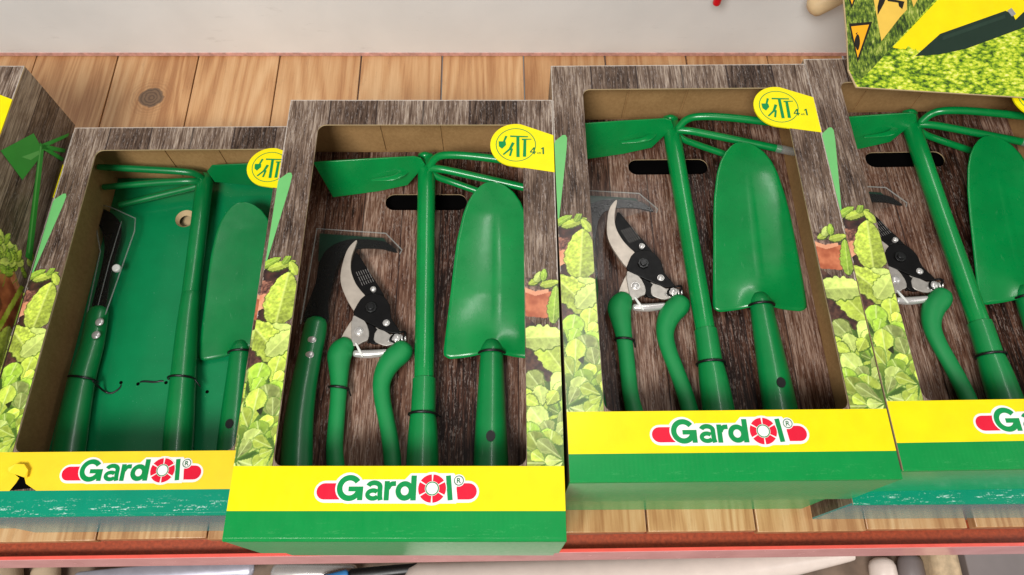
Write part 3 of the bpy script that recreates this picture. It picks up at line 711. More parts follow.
SETS = 'garden tool set cartons'
boxA = carton('carton')
boxT = carton('carton', torn=True)
def place(o, x, y, z, rz=0): o.location = (x*CM, y*CM, z*CM); o.rotation_euler = (0, 0, R(rz)); return o
O2 = at(222, 541, 17.3)[:2]; O3 = at(570, 486, 17.3)[:2]; O4 = at(905, 478, 17.3)[:2]
POS = {2: (O2[0], O2[1], D_, 0.0), 3: (O3[0], O3[1] + .25, D_, .6), 4: (O4[0], O4[1] + .5, D_, 1.0), 0: (-43.9 - W_, 9.3, D_, 0), 1: (-42.55, 7.95, 0, .5)}
LOW = {'under front': (-19.1, 6.0, 0, 0), 'under right': (3.7, 9.9, 0, .3), 'under far right': (27.75, 9.1, 0, .4), 'under left': (-43.8 - W_, 8.3, 0, 0)}
place(boxA, *POS[2]); tag(boxA, 'frontmost tool set carton in the middle, overhanging the red shelf edge', 'carton', SETS)
c3 = place(copy_tree(boxA), *POS[3]); tag(c3, 'tool set carton just right of the frontmost one, set further back from the edge')
c4 = place(copy_tree(boxA), *POS[4]); tag(c4, 'tool set carton cut off at right, under the lawn picture card')
c0 = place(copy_tree(boxA), *POS[0]); tag(c0, 'tool set carton at left picture edge, showing its side with a pictured hoe')
place(boxT, *POS[1]); boxT.scale = (1, 1, 10/8.65); tag(boxT, 'scuffed tool set carton with torn faded yellow band and plain green card inside', 'carton', SETS)
lows = {'under front': 'lower tool set carton hidden beneath the frontmost carton', 'under right': 'lower tool set carton beneath the carton right of the frontmost one', 'under far right': 'lower carton showing only its glossy end beneath the rightmost carton', 'under left': 'lower carton at the left picture edge, its dark corner beside the scuffed carton'}
for kx, lab in lows.items():
    c = place(copy_tree(boxT if 'far' in kx or 'left' in kx else boxA), *LOW[kx]); c.scale = (1, 1, 1); tag(c, lab)

# ------------------------------------------------------------------ tools, in carton coordinates (z above carton base)
def L2(px, py, zw, ox=0, oy=0):          # photograph point on the front carton -> carton coordinates; zw = height above the shelf there
    p = at(px, py, zw); return np.array([p[0] - O2[0] + ox, p[1] - O2[1] + oy, zw - D_])
def L2s(pts, zw): return [tuple(L2(x, y, zw)[:2]) for x, y in pts]

def make_hoe():
    t = empty('hand_hoe')
    j = np.array([11.62, 34.55, 2.9]); b = np.array([12.42, 12.3, 2.9])
    m = MB(); m.tube([j + (0, .2, .1), j * .5 + b * .5, b], .82, 24, sub=3); m.build('shaft', 'paint', t, smooth=40)
    m = MB(); m.tube([b + (-.03, .9, 0), b, b + (.02, -2.0, 0)], [.95, .97, 1.0], 24, caps=False); m.build('collar', 'grip', t, smooth=40)
    m = MB(); m.tube([b + (.02, -2.05, 0), b + (.1, -4, 0), b + (.22, -8, 0), b + (.3, -11, 0)], [1.03, 1.2, 1.3, 1.2], 24); m.build('grip', 'grip', t, smooth=40)
    tie(t, b + (.03, -2.05, 0), 1.06, tail=(.8, -.1))
    m = MB(); m.tube([j + (-.55, .35, .55), j + (-.1, .2, .85), j + (.45, .3, .6)], [.3, .36, .28], 10); m.build('weld', 'paint', t, smooth=60)
    # blade: thick plate standing across the shaft
    TL = L2(313, 162, 14.2); TR = L2(414, 156, 13.6); TE = L2(426, 170, 12.9); BR = L2(408, 192, 11.0); BM = L2(378, 196, 10.6); BL = L2(333, 197, 10.3)
    n = np.cross(TR - TL, BL - TL); n /= np.linalg.norm(n); pl = [TL, L2(368, 158.5, 13.9), TR, L2(421, 159, 13.4), TE, BR, BM, BL]
    m = MB(); N = len(pl); th = .16
    pl = [p - n * np.dot(p - TL, n) for p in pl]
    m.add([p + n*th/2 for p in pl] + [p - n*th/2 for p in pl], [tuple(range(N)), tuple(range(2*N-1, N-1, -1))] + [(i, (i+1) % N, N+(i+1) % N, N+i) for i in range(N)])
    m.build('blade', 'paint', t, bevel=.05)
    m = MB(); m.tube([j + (0, -.1, .1), j + (-1.0, .1, .05), L2(398, 176, 12.35), L2(372, 180, 12.0)], [.6, .46, .3, .12], 16, flat=.16); m.build('neck', 'paint', t, smooth=50)
    for k, (pts, r) in enumerate((([(430, 166, 12.6), (436, 158, 13.4), (447, 155, 14.0), (475, 156.5, 14.3), (530, 163.5, 14.4)], .36), ([(430, 168, 12.4), (440, 169, 12.6), (458, 172.5, 12.6), (531, 189, 12.5)], .36), ([(430, 171, 12.0), (438, 177, 11.5), (452, 182, 11.0), (482, 192.5, 10.5), (506, 201, 10.3)], .33))):
        P = [L2(*p) for p in pts]
        m = MB(); m.tube(P, r, 14, sub=6); tn = m.build('tine', 'paint', t, smooth=50)
        if k == 1:
            m = MB(); m.tube([P[-1] - (P[-1]-P[-2])/np.linalg.norm(P[-1]-P[-2])*.3, P[-1] + (P[-1]-P[-2])/np.linalg.norm(P[-1]-P[-2])*1.3], .4, 14); m.build('tip_cap', 'clear_rim', tn, smooth=50)
    return t
def tie(t, c, r, tail=None, flat=1.0, ang=0, wire='cable_tie'):
    m = MB(); ca, sa = math.cos(R(ang)), math.sin(R(ang)); P = []
    for i in range(25):
        a = 2*math.pi*i/24; x = (r + .07)*math.cos(a); P.append((c[0] + x*ca, c[1] + x*sa - .06*math.sin(a), c[2] + (r*flat + .07)*math.sin(a)))
    m.tube(P, .11, 8, caps=False, sub=1, ref=(0, 1, 0))
    if tail: m.tube([(c[0] + r + .05, c[1], c[2] + .1), (c[0] + r + .1 + tail[0]*.3, c[1] + tail[1], c[2] - .4)], .07, 8)
    m.build(wire, 'black_plastic', t, smooth=60)
def make_trowel():
    t = empty('hand_trowel')
    prof = np.array([(15.3, 13.85, 21.95), (15.8, 13.8, 22.0), (18.7, 14.05, 21.9), (21.2, 14.3, 21.75), (24, 14.55, 21.55), (26, 14.78, 21.3), (28.3, 15.25, 20.85), (29.5, 15.68, 20.4), (30.4, 16.2, 19.8), (31.0, 16.75, 19.1), (31.3, 17.2, 18.5), (31.44, 17.62, 17.95)])
    vv = np.concatenate([np.linspace(15.3, 28.5, 34), np.linspace(28.8, 30.8, 12), np.linspace(30.9, 31.44, 8)]); nt = 29
    m = MB(); V = []
    for i, v in enumerate(vv):
        l, r = np.interp(v, prof[:, 0], prof[:, 1]), np.interp(v, prof[:, 0], prof[:, 2]); hw = (r - l) / 2; c = (l + r) / 2
        for j in range(nt):
            q = -1 + 2*j/(nt-1); x = c + q*hw; dx = x - 17.9
            z = 1.75 + (v - 15.4)/16*2.6
            z += -.42*(1 - abs(q)**2)*np.clip((v - 17)/4, 0, 1)*np.clip((31.6 - v)/3, 0, 1)          # shallow dish
            z += .8*math.exp(-(max(0, v - 15.0)/2.0)**2 - (dx/1.35)**2)                                # socket swelling
            z += .05*math.exp(-((dx - .35)/.14)**2)*np.clip((v - 18)/2, 0, 1)*np.clip((29 - v)/4, 0, 1)   # rolled rib
            dv = .42*(1 - abs(dx)/4.1)*max(0, 1 - i/6.0)
            if i < 6 and abs(q) > .84: dv += .38*((abs(q) - .84)/.16)**2*(1 - i/6.0)
            V.append((x, v + dv, z))
    m.add(V, [(i*nt+j, i*nt+j+1, (i+1)*nt+j+1, (i+1)*nt+j) for i in range(len(vv)-1) for j in range(nt-1)])
    m.build('blade', 'paint', t, smooth=60, solid=.14)
    m = MB(); m.tube([(17.9, 16.5, 2.0), (17.9, 16.1, 2.08), (17.9, 15.5, 2.12), (17.9, 13, 2.2), (17.9, 9.5, 2.35), (17.92, 5.5, 2.4), (17.95, 3.0, 2.4)], [.8, .94, .98, 1.1, 1.26, 1.4, 1.3], 28, flat=.9); m.build('handle', 'grip', t, smooth=50)
    m = MB(); m.disc((17.9, 8.35), .36, 3.1, 3.625, 18, .44); m.build('hanging_hole', 'black_plastic', t, smooth=40)
    tie(t, (17.9, 15.75, 2.12), 1.02, flat=.9)
    return t
def Z(pts):                 # zoomed drawing of the shears -> photograph
    return [(300 + X*120/460.0, 220 + Y*150/575.0) for X, Y in pts]
def make_shears():
    t = empty('pruning_shears'); zw = 10.9; z0 = zw - D_
    c = lambda pts, s=4: smooth_loop(L2s(Z(pts), zw), s)
    m = MB(); m.prism(c([(220,84),(206,88),(180,122),(160,188),(157,240),(174,292),(204,346),(216,342),(235,312),(252,296),(232,270),(212,240),(196,192),(200,140)]), z0 - .12, z0 + .16); m.build('hook_blade', 'satin', t, bevel=.05)
    m = MB(); m.prism(c([(216,126),(200,160),(196,200),(214,245),(246,287),(318,298),(312,270),(272,208),(236,150)], 3), z0 - .2, z0 + .04); cb = m.build('cutting_blade', 'black_steel', t, bevel=.03)
    m = MB()
    for i in range(6):
        a, b = Z([(216 + i*8.5, 200 - i*2.5)])[0], Z([(240 + i*8.5, 252 - i*3)])[0]
        p, q = L2(*a, zw)[:2], L2(*b, zw)[:2]; d = (q - p); nn = np.array((-d[1], d[0])); nn = nn/np.linalg.norm(nn)*.02
        for s0, s1 in ((0, .3), (.36, .7), (.76, 1.0)): m.sheet([tuple(p + d*s0 + nn), tuple(p + d*s1 + nn), tuple(p + d*s1 - nn), tuple(p + d*s0 - nn)], z0 + .05)
    m.build('etched_marks', 'white_mark', cb, fix=False)
    m = MB(); m.prism(c([(214,342),(248,296),(310,290),(345,328),(352,380),(384,432),(345,436),(290,412),(240,386),(208,366)], 3), z0 + .1, z0 + .3); m.build('pivot_plate', 'black_steel', t, bevel=.05)
    pv = L2(*Z([(275, 341)])[0], zw); m = MB(); m.disc(pv, .52, z0 + .28, z0 + .46, 8); m.disc(pv, .3, z0 + .4, z0 + .62, 20); m.build('pivot_bolt', 'black_plastic', t, bevel=.05)
    for (X, Y), r in (((283, 270), .22), ((333, 400), .27), ((228, 432), .34), ((372, 456), .3)):
        p = L2(*Z([(X, Y)])[0], zw); m = MB(); m.disc(p, r*1.1, z0 + .1, z0 + .34, 20); m.dome(p, r, z0 + .33, .12, 18); m.build('rivet', 'chrome', t, smooth=40)
    m = MB(); m.prism(c([(212,380),(190,398),(152,466),(158,490),(200,486),(214,430)], 2), z0 - .14, z0 + .12); m.build('tang', 'satin', t, bevel=.04)
    m = MB(); m.prism(c([(206,370),(246,384),(266,430),(262,462),(244,470),(206,486),(198,430)], 2), z0 + .02, z0 + .24); m.build('side_plate', 'silver', t, bevel=.04)
    m = MB(); m.prism(c([(290,412),(346,440),(388,440),(398,466),(344,478),(314,444)], 2), z0 - .1, z0 + .18); m.build('side_plate', 'silver', t, bevel=.04)
    # spring coil and its pin, lock catch
    m = MB(); a = L2(*Z([(342, 470)])[0], zw); b = L2(*Z([(408, 452)])[0], zw); d = (b - a); P = []
    for i in range(64):
        th = i*2*math.pi/12; q = i/63; P.append(a + d*q + np.array((math.sin(th)*.26*-d[1]/np.linalg.norm(d), math.sin(th)*.26*d[0]/np.linalg.norm(d), .05 + .26*math.cos(th))))
    m.tube(P, .085, 7, sub=1); m.build('spring', 'chrome', t, smooth=60)
    m = MB(); c0 = L2(*Z([(378, 452)])[0], zw); m.tube([c0 + (.62*math.cos(2*math.pi*i/24), .40*math.sin(2*math.pi*i/24) + .25*math.cos(2*math.pi*i/24), .28 + .12*math.cos(2*math.pi*i/12)) for i in range(25)], .1, 8, sub=1, caps=False); m.build('spring_loop', 'black_steel', t, smooth=60)
    m = MB(); m.prism(c([(262,398),(300,424),(318,452),(306,476),(270,474),(258,440)], 2), z0 - .06, z0 + .2); m.build('spring_seat', 'black_steel', t, bevel=.05)
    m = MB(); m.prism(c([(300,420),(352,446),(372,470),(336,486),(304,478),(284,462)], 2), z0 + .14, z0 + .26); m.build('linkage', 'silver', t, bevel=.04)
    m = MB(); m.tube([L2(*Z([(212, 512)])[0], zw), L2(*Z([(262, 514)])[0], zw), L2(*Z([(330, 508)])[0], zw)], [.3, .36, .3], 14); m.build('spring_pin', 'chrome', t, smooth=50)
    m = MB(); m.tube([L2(*Z([(262, 470)])[0], zw), L2(*Z([(284, 452)])[0], zw), L2(*Z([(318, 462)])[0], zw), L2(*Z([(340, 480)])[0], zw)], .12, 10); m.build('spring_arm', 'black_steel', t, smooth=50)
    m = MB(); m.prism(c([(214,480),(222,479),(244,524),(236,526)], 2), z0 + .2, z0 + .36); m.build('lock_catch', 'white_plastic', t, bevel=.03)
    def path(P): return [L2(x, y, zw) - (0, 0, .05) for x, y, r in P], [r for x, y, r in P]
    m = MB(); p, r = path([(346.5,344,.8),(342.5,349,1.0),(339.5,355,1.04),(339,364,.92),(339,380,.74),(338,400,.67),(336,425,.67),(334.5,450,.68),(336.5,474,.72),(341,500,.65)]); m.tube(p, r, 18, flat=.82); m.build('handle', 'rubber', t, smooth=60)
    m = MB(); p, r = path([(403.5,348.5,.92),(400,353,.98),(392,360,.98),(385,371,.86),(381.5,384,.74),(382.5,400,.68),(386,418,.66),(390,440,.68),(392.5,464,.7),(393,495,.65)]); m.tube(p, r, 18, flat=.82); m.build('handle', 'rubber', t, smooth=60)
    tie(t, L2(338.8, 388, zw) - (0, 0, .05), .73, tail=(.35, -.5), flat=.8, ang=-6)
    return t
def make_knife():
    t = empty('sickle_knife'); zw = 10.7; z0 = zw - D_
    c = lambda pts, s=4: smooth_loop(L2s(Z(pts), zw), s)
    m = MB(); m.prism(c([(12,390),(60,245),(72,172),(108,110),(178,78),(250,76),(322,84),(352,100),(374,124),(340,118),(310,111),(220,110),(168,136),(140,188),(124,250),(108,320),(104,392)], 3), z0 - .1, z0 + .06); m.build('blade', 'blade_black', t)
    m = MB(); m.prism(L2s(Z([(72,44),(318,62),(336,86),(180,78),(108,108),(80,150),(66,150)]), zw), z0 - .45, z0 - .36); m.build('blade_guard', 'guard', t)
    sl = L2s(Z([(66,36),(330,54),(392,118),(384,132),(334,128),(180,170),(150,250),(134,400),(4,400)]), zw)
    m = MB(); m.prism(sl, z0 + .12, z0 + .16); sv = m.build('sleeve', 'clear', t)
    m = MB(); a = sl[:4]
    m.tube([(x, y, z0 + .14) for x, y in [sl[8], sl[0], sl[1], sl[2], sl[3]]], .07, 8, sub=1); m.build('sleeve_rim', 'clear_rim', sv, smooth=60)
    H = [(316,323.5),(314.5,333),(310,355),(303.5,388),(298.5,425),(296.5,463),(296,505)]; rr = [.96,1.02,1.03,1.08,1.2,1.28,1.2]
    m = MB(); m.tube([L2(x, y, zw) for x, y in H], rr, 20, flat=.72); m.build('handle', 'grip_dark', t, smooth=60)
    for x, y in ((311.5, 339.5), (309, 354.5)):
        p = L2(x, y, zw + .7); m = MB(); m.dome(p, .42, z0 + .6, .18, 20); m.build('rivet', 'chrome', t, smooth=40)
    return t

TG = {'hoe': 'hand hoes with three tines in the cartons', 'trowel': 'hand trowels in the cartons', 'shears': 'pruning shears in the cartons', 'knife': 'sickle knives in the cartons'}
where = {2: 'the frontmost carton', 3: 'the carton just right of the frontmost one', 4: 'the rightmost carton, cut off by the picture edge'}
makers = {'hoe': (make_hoe, 'green three tined hand hoe in %s', 'hand hoe'), 'trowel': (make_trowel, 'wide green hand trowel in %s', 'trowel'),
          'shears': (make_shears, 'green handled pruning shears in %s', 'pruning shears'), 'knife': (make_knife, 'black bladed sickle knife in %s', 'sickle knife')}
DV = {2: 0.0, 3: .3, 4: .1}
def put_tool(o, b, du=0, dv=0, rot=0):
    x, y, z, rz = POS[b]; a = R(rz); dv = dv + DV.get(b, 0)
    o.location = ((x + du*math.cos(a) - dv*math.sin(a))*CM, (y + du*math.sin(a) + dv*math.cos(a))*CM, z*CM); o.rotation_euler = (0, 0, a + R(rot))
TOOLS = {}
for kname, (mk, lab, cat) in makers.items():
    src = mk(); TOOLS[kname] = src
    for b in (2, 3, 4):
        o = src if b == 2 else copy_tree(src)
        tag(o, lab % where[b], cat, TG[kname]); put_tool(o, b, du={'shears': {2: 0, 3: .45, 4: .1}, 'trowel': {2: 0, 3: 0, 4: .1}, 'hoe': {2: 0, 3: .15, 4: .2}, 'knife': {2: 0, 3: .1, 4: .1}}[kname][b])

# the scuffed carton: tools laid out the other way round
ZB = 2.5
def L1(px, py, zw=ZB):
    p = at(px, py, zw); return np.array([p[0] - POS[1][0], p[1] - POS[1][1], zw])
where1 = 'the scuffed torn carton'
t = empty('hand_hoe'); tag(t, 'green hand hoe with its tines at left, in %s' % where1, 'hand hoe', TG['hoe'])
j = L1(205, 178, 3.2); b = L1(190, 300, 3.0)
m = MB(); m.tube([j, j*.5 + b*.5, b], .86, 22, sub=3); m.build('shaft', 'paint_dull', t, smooth=40)
m = MB(); m.tube([b + (0, .6, 0), L1(187, 330, 2.9), L1(183, 378, 2.8), L1(179, 430, 2.8), L1(176, 475, 2.8)], [.9, 1.02, 1.15, 1.3, 1.25], 22); m.build('grip', 'grip_dark', t, smooth=40)
for pts in ([(205,180,3.4),(196,174,4.6),(182,171.5,5.2),(140,169,5.5),(99,167,5.6)], [(204,182,3.3),(190,181,4.2),(160,182.5,4.2),(104,187,4.0)], [(203,184,3.0),(190,188,2.8),(165,194,2.5),(120,205,2.2)]):
    P = [L1(*p) for p in pts]; m = MB(); m.tube(P, [.37]*(len(P)-1) + [.32], 14); m.build('tine', 'paint_dull', t, smooth=50)
pl = [L1(206, 174, 4.5), L1(212, 165, 5.2), L1(276, 162, 5.6), L1(282, 180, 2.4), L1(262, 186, 2.3), L1(214, 184, 3.0)]
n = np.cross(pl[2]-pl[1], pl[4]-pl[1]); n /= np.linalg.norm(n); pl = [p - n*np.dot(p - pl[1], n) for p in pl]; N = len(pl)
m = MB(); m.add([p + n*.07 for p in pl] + [p - n*.07 for p in pl], [tuple(range(N)), tuple(range(2*N-1, N-1, -1))] + [(i, (i+1) % N, N+(i+1) % N, N+i) for i in range(N)]); m.build('blade', 'paint_dull', t, bevel=.04)
c = L1(182, 379, 2.8); tie(t, c, 1.16, tail=(1.4, -.6)); 
def put1(o, label):
    x, y, z, rz = POS[1]; o.location = (x*CM, y*CM, z*CM); o['label'] = label; o.rotation_euler = (0, 0, 0)
put1(t, t['label'])
tr = copy_tree(TOOLS['trowel']); ra = R(5.0); tp = L1(240, 350, 2.3)[:2] + np.array(POS[1][:2])
tr.location = ((tp[0] - (17.9*math.cos(ra) - 16.0*math.sin(ra)))*CM, (tp[1] - (17.9*math.sin(ra) + 16.0*math.cos(ra)))*CM, .12*CM); tr.rotation_euler = (0, 0, ra)
for ch in kids(tr):
    if not ch.name.startswith(('cable', 'hanging')): ch.material_slots[0].link = 'OBJECT'; ch.material_slots[0].material = M['paint_dull']
tag(tr, 'dusty green hand trowel at the right inside %s' % where1, 'trowel')
t = empty('sickle_knife'); tag(t, 'sickle knife in clear sleeve with a white stud, in %s' % where1, 'sickle knife', TG['knife'])
bl = smooth_loop([tuple(L1(*p)[:2]) for p in ((85,203),(96,206),(110,212),(120,223),(120,238),(115,256),(109,280),(104,311),(91,311),(97,284),(103,258),(104,240),(98,224),(87,213))], 3)
m = MB(); m.prism(bl, ZB - .2, ZB - .05); m.build('blade', 'blade_black', t)
sl = [tuple(L1(*p)[:2]) for p in ((85,201),(112,208),(136,219),(135,232),(106,315),(88,313),(101,252),(96,224))]
m = MB(); m.prism(sl, ZB + .1, ZB + .14); sv = m.build('sleeve', 'clear', t)
m = MB(); m.tube([(x, y, ZB + .12) for x, y in sl], .07, 8, sub=1, caps=False)
m.tube([L1(122, 222) + (0, 0, .1), L1(110, 262) + (0, 0, .1), L1(97, 312) + (0, 0, .1)], .05, 8, sub=1); m.build('sleeve_rim', 'clear_rim', sv, smooth=60)
p = L1(118, 269.5); m = MB(); m.disc(p, .42, ZB + .05, ZB + .5, 20); m.build('stud', 'white_plastic', t, bevel=.12)
Hn = [L1(*q, 2.3) for q in ((98,312),(97,318),(92,345),(82,379),(75,412),(69,449),(64,490))]
m = MB(); m.tube(Hn, [.98,1.06,1.12,1.26,1.4,1.48,1.4], 20, flat=.72); m.build('handle', 'grip_dark', t, smooth=60)
for q in ((99.5, 322), (96, 335)): p = L1(*q, 3.1); m = MB(); m.dome(p, .42, ZB + .6, .18, 20); m.build('rivet', 'chrome', t, smooth=40)
c = L1(83, 379, 2.3); tie(t, c, 1.3, flat=.72, ang=-8)
m = MB(); m.tube([L1(93, 381, 3.0), L1(104, 391, 1.6), L1(112, 393, 1.35), L1(120, 388, 1.3), L1(122, 383, 1.22)], .1, 8); m.build('tie_tail', 'black_plastic', t, smooth=60)
put1(t, t['label'])
m = MB(); m.tube([L1(139, 384, 1.15), L1(143, 381.5, 1.3), L1(155, 382, 1.32), L1(162, 381, 1.3), L1(166, 383, 1.12)], .11, 8)
t = m.build('wire_tie', 'black_plastic', None, smooth=60); tag(t, 'loose black wire tie looped through the green card of the scuffed carton', 'wire tie'); put1(t, t['label'])

ins_ = [c for c in kids(boxT) if c.name.startswith('insert_card')][0]
for q in ((122, 383), (139, 384.5), (167, 383.5), (208, 393)):
    p = L1(*q, 1.35); m = MB(); m.disc(p, .17, INS - .02, INS + .015, 12); m.build('punch_hole', 'hole_shade', ins_)

# ------------------------------------------------------------------ shelf
SH = empty('shelf', (0, 7.75, 0), R(.75), 'varnished pine slat shelf with a red steel edge, carrying the cartons', 'shelf')
pitch = 9.92; x0 = 12.67
knot_u = None
for i in range(-8, 5):
    a = x0 + i * pitch; gap = .12 if i % 3 else .2
    if i == 3: gap = .12
    lo, hi = a + gap/2, a + pitch - gap/2
    if i == 2: hi -= .7
    dz = random.uniform(-.06, 0)
    m = MB(); m.box((lo - (lo+hi)/2, 0 + random.uniform(-.12, .12), -1.25), (hi - (lo+hi)/2, 58.5, dz - .02))
    mat = 'pine'
    if i == -6: mat = None
    if mat is None:
        kp = at(151, 97, 0); a2 = R(.75); dx, dy = kp[0], kp[1] - 7.75
        ku, kv = dx*math.cos(a2) + dy*math.sin(a2), -dx*math.sin(a2) + dy*math.cos(a2)
        if not (lo < ku < hi): print('knot outside slat', lo, ku, hi)
        M['pine_knot'] = pine('varnished pine with knot', *PINE, knot=(ku - (lo+hi)/2, kv, 0)); mat = 'pine_knot'
    o = m.build('slat', mat, SH, bevel=.08); o.location = ((lo+hi)/2*CM, 0, 0)
m = MB(); m.box((-78, .22, -2.3), (62, .9, -1.3)); m.box((-78, 30, -3.3), (62, 33, -1.3)); m.build('batten', 'orange_board', SH)
m = MB(); m.box((-78, -1.2, -2.55), (62, .2, -2.35)); m.build('rail_channel', 'orange_board', SH)
m = MB(); 
def slab(prof): m.add([(-78, y, z) for y, z in prof] + [(62, y, z) for y, z in prof], [(3, 2, 1, 0), (4, 5, 6, 7)] + [(i, (i+1) % 4, 4+(i+1) % 4, 4+i) for i in range(4)])
slab([(-1.45, -1.3), (-1.15, -1.3), (-1.15, -1.08), (-1.45, -1.08)]); m.cur = 1; slab([(-1.9, -4.2), (-1.6, -4.2), (-1.17, -1.302), (-1.47, -1.302)]); m.build('front_rail', ['red_metal', 'rail_reflect'], SH, bevel=.05)

# panel behind
m = MB(); m.box((-80, 63.6, .502), (75, 65.0, 26)); w = m.build('back_wall', 'wall', None, loc=(0, 64, 0)); tag(w, 'off white panel with grey smudges standing behind the pine shelf', 'wall panel')
m = MB(); m.box((-80, 63.5, .02), (75, 65.0, .5)); m.build('edge_strip', 'wall_trim', w).matrix_parent_inverse = w.matrix_world.inverted(); 
es = kids(w)[0]; es.location = (0, -.64, 0); es.matrix_parent_inverse.identity()

# things hanging in front of the panel
e1 = np.array(at_plane(800, 6, np.array([0, 60, 0]), np.array([0, 1, 0]))); 
def wp(px, py, y): return at_plane(px, py, np.array([0.0, y, 0]), np.array([0.0, 1, 0]))
m = MB(); A = wp(815, 6, 60.5); B = A + np.array((14, 1.5, 13)); m.tube([A, A*.8 + B*.2, B], [1.15, 1.3, 1.3], 20); t = m.build('wooden_handle', 'pale_wood', None, smooth=50, loc=tuple(A)); tag(t, 'pale wooden handle end hanging at the top beside the lawn picture card', 'wooden handle')
m = MB(); d = (B - A)/np.linalg.norm(B - A); m.tube([A - d*.55, A - d*.72], [.55, .5], 14, caps=False); m.build('end_bore', 'end_cut', t, smooth=50, loc=None).location = tuple(-A*CM)
m = MB(); A = wp(716.5, 3, 61); m.tube([A, A + np.array((.3, .6, 5.0))], [.42, .5], 16); t = m.build('red_hook_tip', 'red_plastic', None, smooth=50, loc=tuple(A)); tag(t, 'small red plastic tip poking in at the top picture edge', 'hook')

# ------------------------------------------------------------------ display card with the lawn picture
tilt = R(13); nrm = np.array([0, -math.sin(tilt), math.cos(tilt)]); CO = at(860, 88, 17.9)
ex = np.array([1.0, 0, 0]); ey = np.array([0, math.cos(tilt), math.sin(tilt)])
def K(X, Y):          # zoomed drawing of the card -> card plane
    p = at_plane(840 + X*184/1008.0, Y*105/575.0, CO, nrm) - CO; return (float(p @ ex), float(p @ ey))
card = empty('display_card', tuple(CO), 0, 'flat card with lawn picture and warning triangles above the rightmost carton', 'card'); card.rotation_euler = (tilt, 0, 0)
out = [K(88, 478), K(44, 385), K(36, 200), K(18, 0)]
up = np.array(out[3]) - np.array(out[2]); up /= np.linalg.norm(up)
BRc = K(1240, 548)
outline = out + [tuple(np.array(out[3]) + up*9), (BRc[0] + .5, out[3][1] + 9), BRc]
m = MB(); m.prism(outline, -.14, -.02); m.build('board', 'kraft_edge', card)
m = MB(); m.sheet([(p[0] + (.1 if i in (0,1,2,3,4) else 0), p[1] + .05) for i, p in enumerate(outline)], 0); m.build('lawn_print', 'lawn', card, fix=False)
m = MB(); m.sheet([K(48, 380), K(40, 200), K(24, 0), tuple(np.array(K(24, 0)) + up*8.8), tuple(np.array(K(900, 0)) + (0, 8.5)), K(520, 0), K(180, 372), K(110, 440)], .012); m.build('grass_print', 'lawn_dark', card, fix=False)
# yellow field with a feathered lower edge
ed = [(290, 258)]; rr = random.Random(5)
base_e = [(290, 258), (400, 262), (430, 285), (560, 275), (680, 245), (800, 205), (900, 160), (1010, 110), (1240, 10)]
for (xa, ya), (xb, yb2) in zip(base_e[:-1], base_e[1:]):
    for i in range(8):
        q = i/8; ed.append((xa + (xb-xa)*q, ya + (yb2-ya)*q + rr.uniform(-12, 12)))
ed.append((1240, 10))
m = MB(); m.sheet([K(*p) for p in ed] + [tuple(np.array(K(1240, 0)) + (0, 8.5)), tuple(np.array(K(900, 0)) + (0, 8.5)), K(535, 0)], .02); m.build('yellow_field', 'yellow', card, fix=False)
m = MB(); m.sheet([K(412, 308), K(548, 186), K(905, 60), K(945, 78), K(960, 110), K(1010, 62), K(1240, -30), K(1240, 30), K(1010, 150), K(690, 268), K(540, 300)], .04); bp_ = m.build('blade_print', 'blade_ink', card, fix=False)
m = MB(); m.sheet([K(560, 200), K(900, 82), K(905, 100), K(560, 222)], .05); m.build('blade_print', 'blade_ink_light', bp_, fix=False)
m = MB(); m.sheet([K(915, 60), K(938, 45), K(962, 78), K(940, 92)], .052); m.build('collar_print', 'grey_ink', bp_, fix=False)
m = MB(); m.sheet([K(48, 130), K(176, 120), K(96, 345)], .03); s_ = m.build('warning_sign', 'black_ink', card, fix=False)
m = MB(); m.sheet([K(60, 146), K(158, 136), K(96, 318)], .04); m.build('sign_face', 'amber_ink', s_, fix=False)
m = MB(); m.sheet(smooth_loop([K(92, 190), K(104, 200), K(108, 240), K(98, 276), K(86, 264), K(78, 228)], 3), .05); m.sheet([K(84, 186), K(96, 176), K(90, 192)], .05); m.build('sign_symbol', 'black_ink', s_, fix=False)
m = MB(); m.sheet([K(40, -20), K(90, -24), K(64, 48)], .03); s_ = m.build('warning_sign', 'black_ink', card, fix=False)
m = MB(); m.sheet([K(52, -16), K(78, -18), K(65, 26)], .04); m.build('sign_face', 'amber_ink', s_, fix=False)
m = MB(); m.sheet([K(172, -60), K(366, -66), K(366, 54), K(330, 92), K(226, 226)], .032); s_ = m.build('pictogram_print', 'sand_ink', card, fix=False)
m = MB(); m.sheet([K(205, 84), K(204, 40), K(222, -40), K(262, -40), K(240, 20)], .045); m.sheet([K(250, -10), K(352, 10), K(340, 52), K(322, 36), K(318, 16), K(262, 8)], .045); m.build('sign_symbol', 'black_ink', s_, fix=False)
m = MB(); m.sheet([K(380, -40), K(450, -50), K(402, 40)], .034); m.build('pictogram_print', 'sand_ink', card, fix=False)

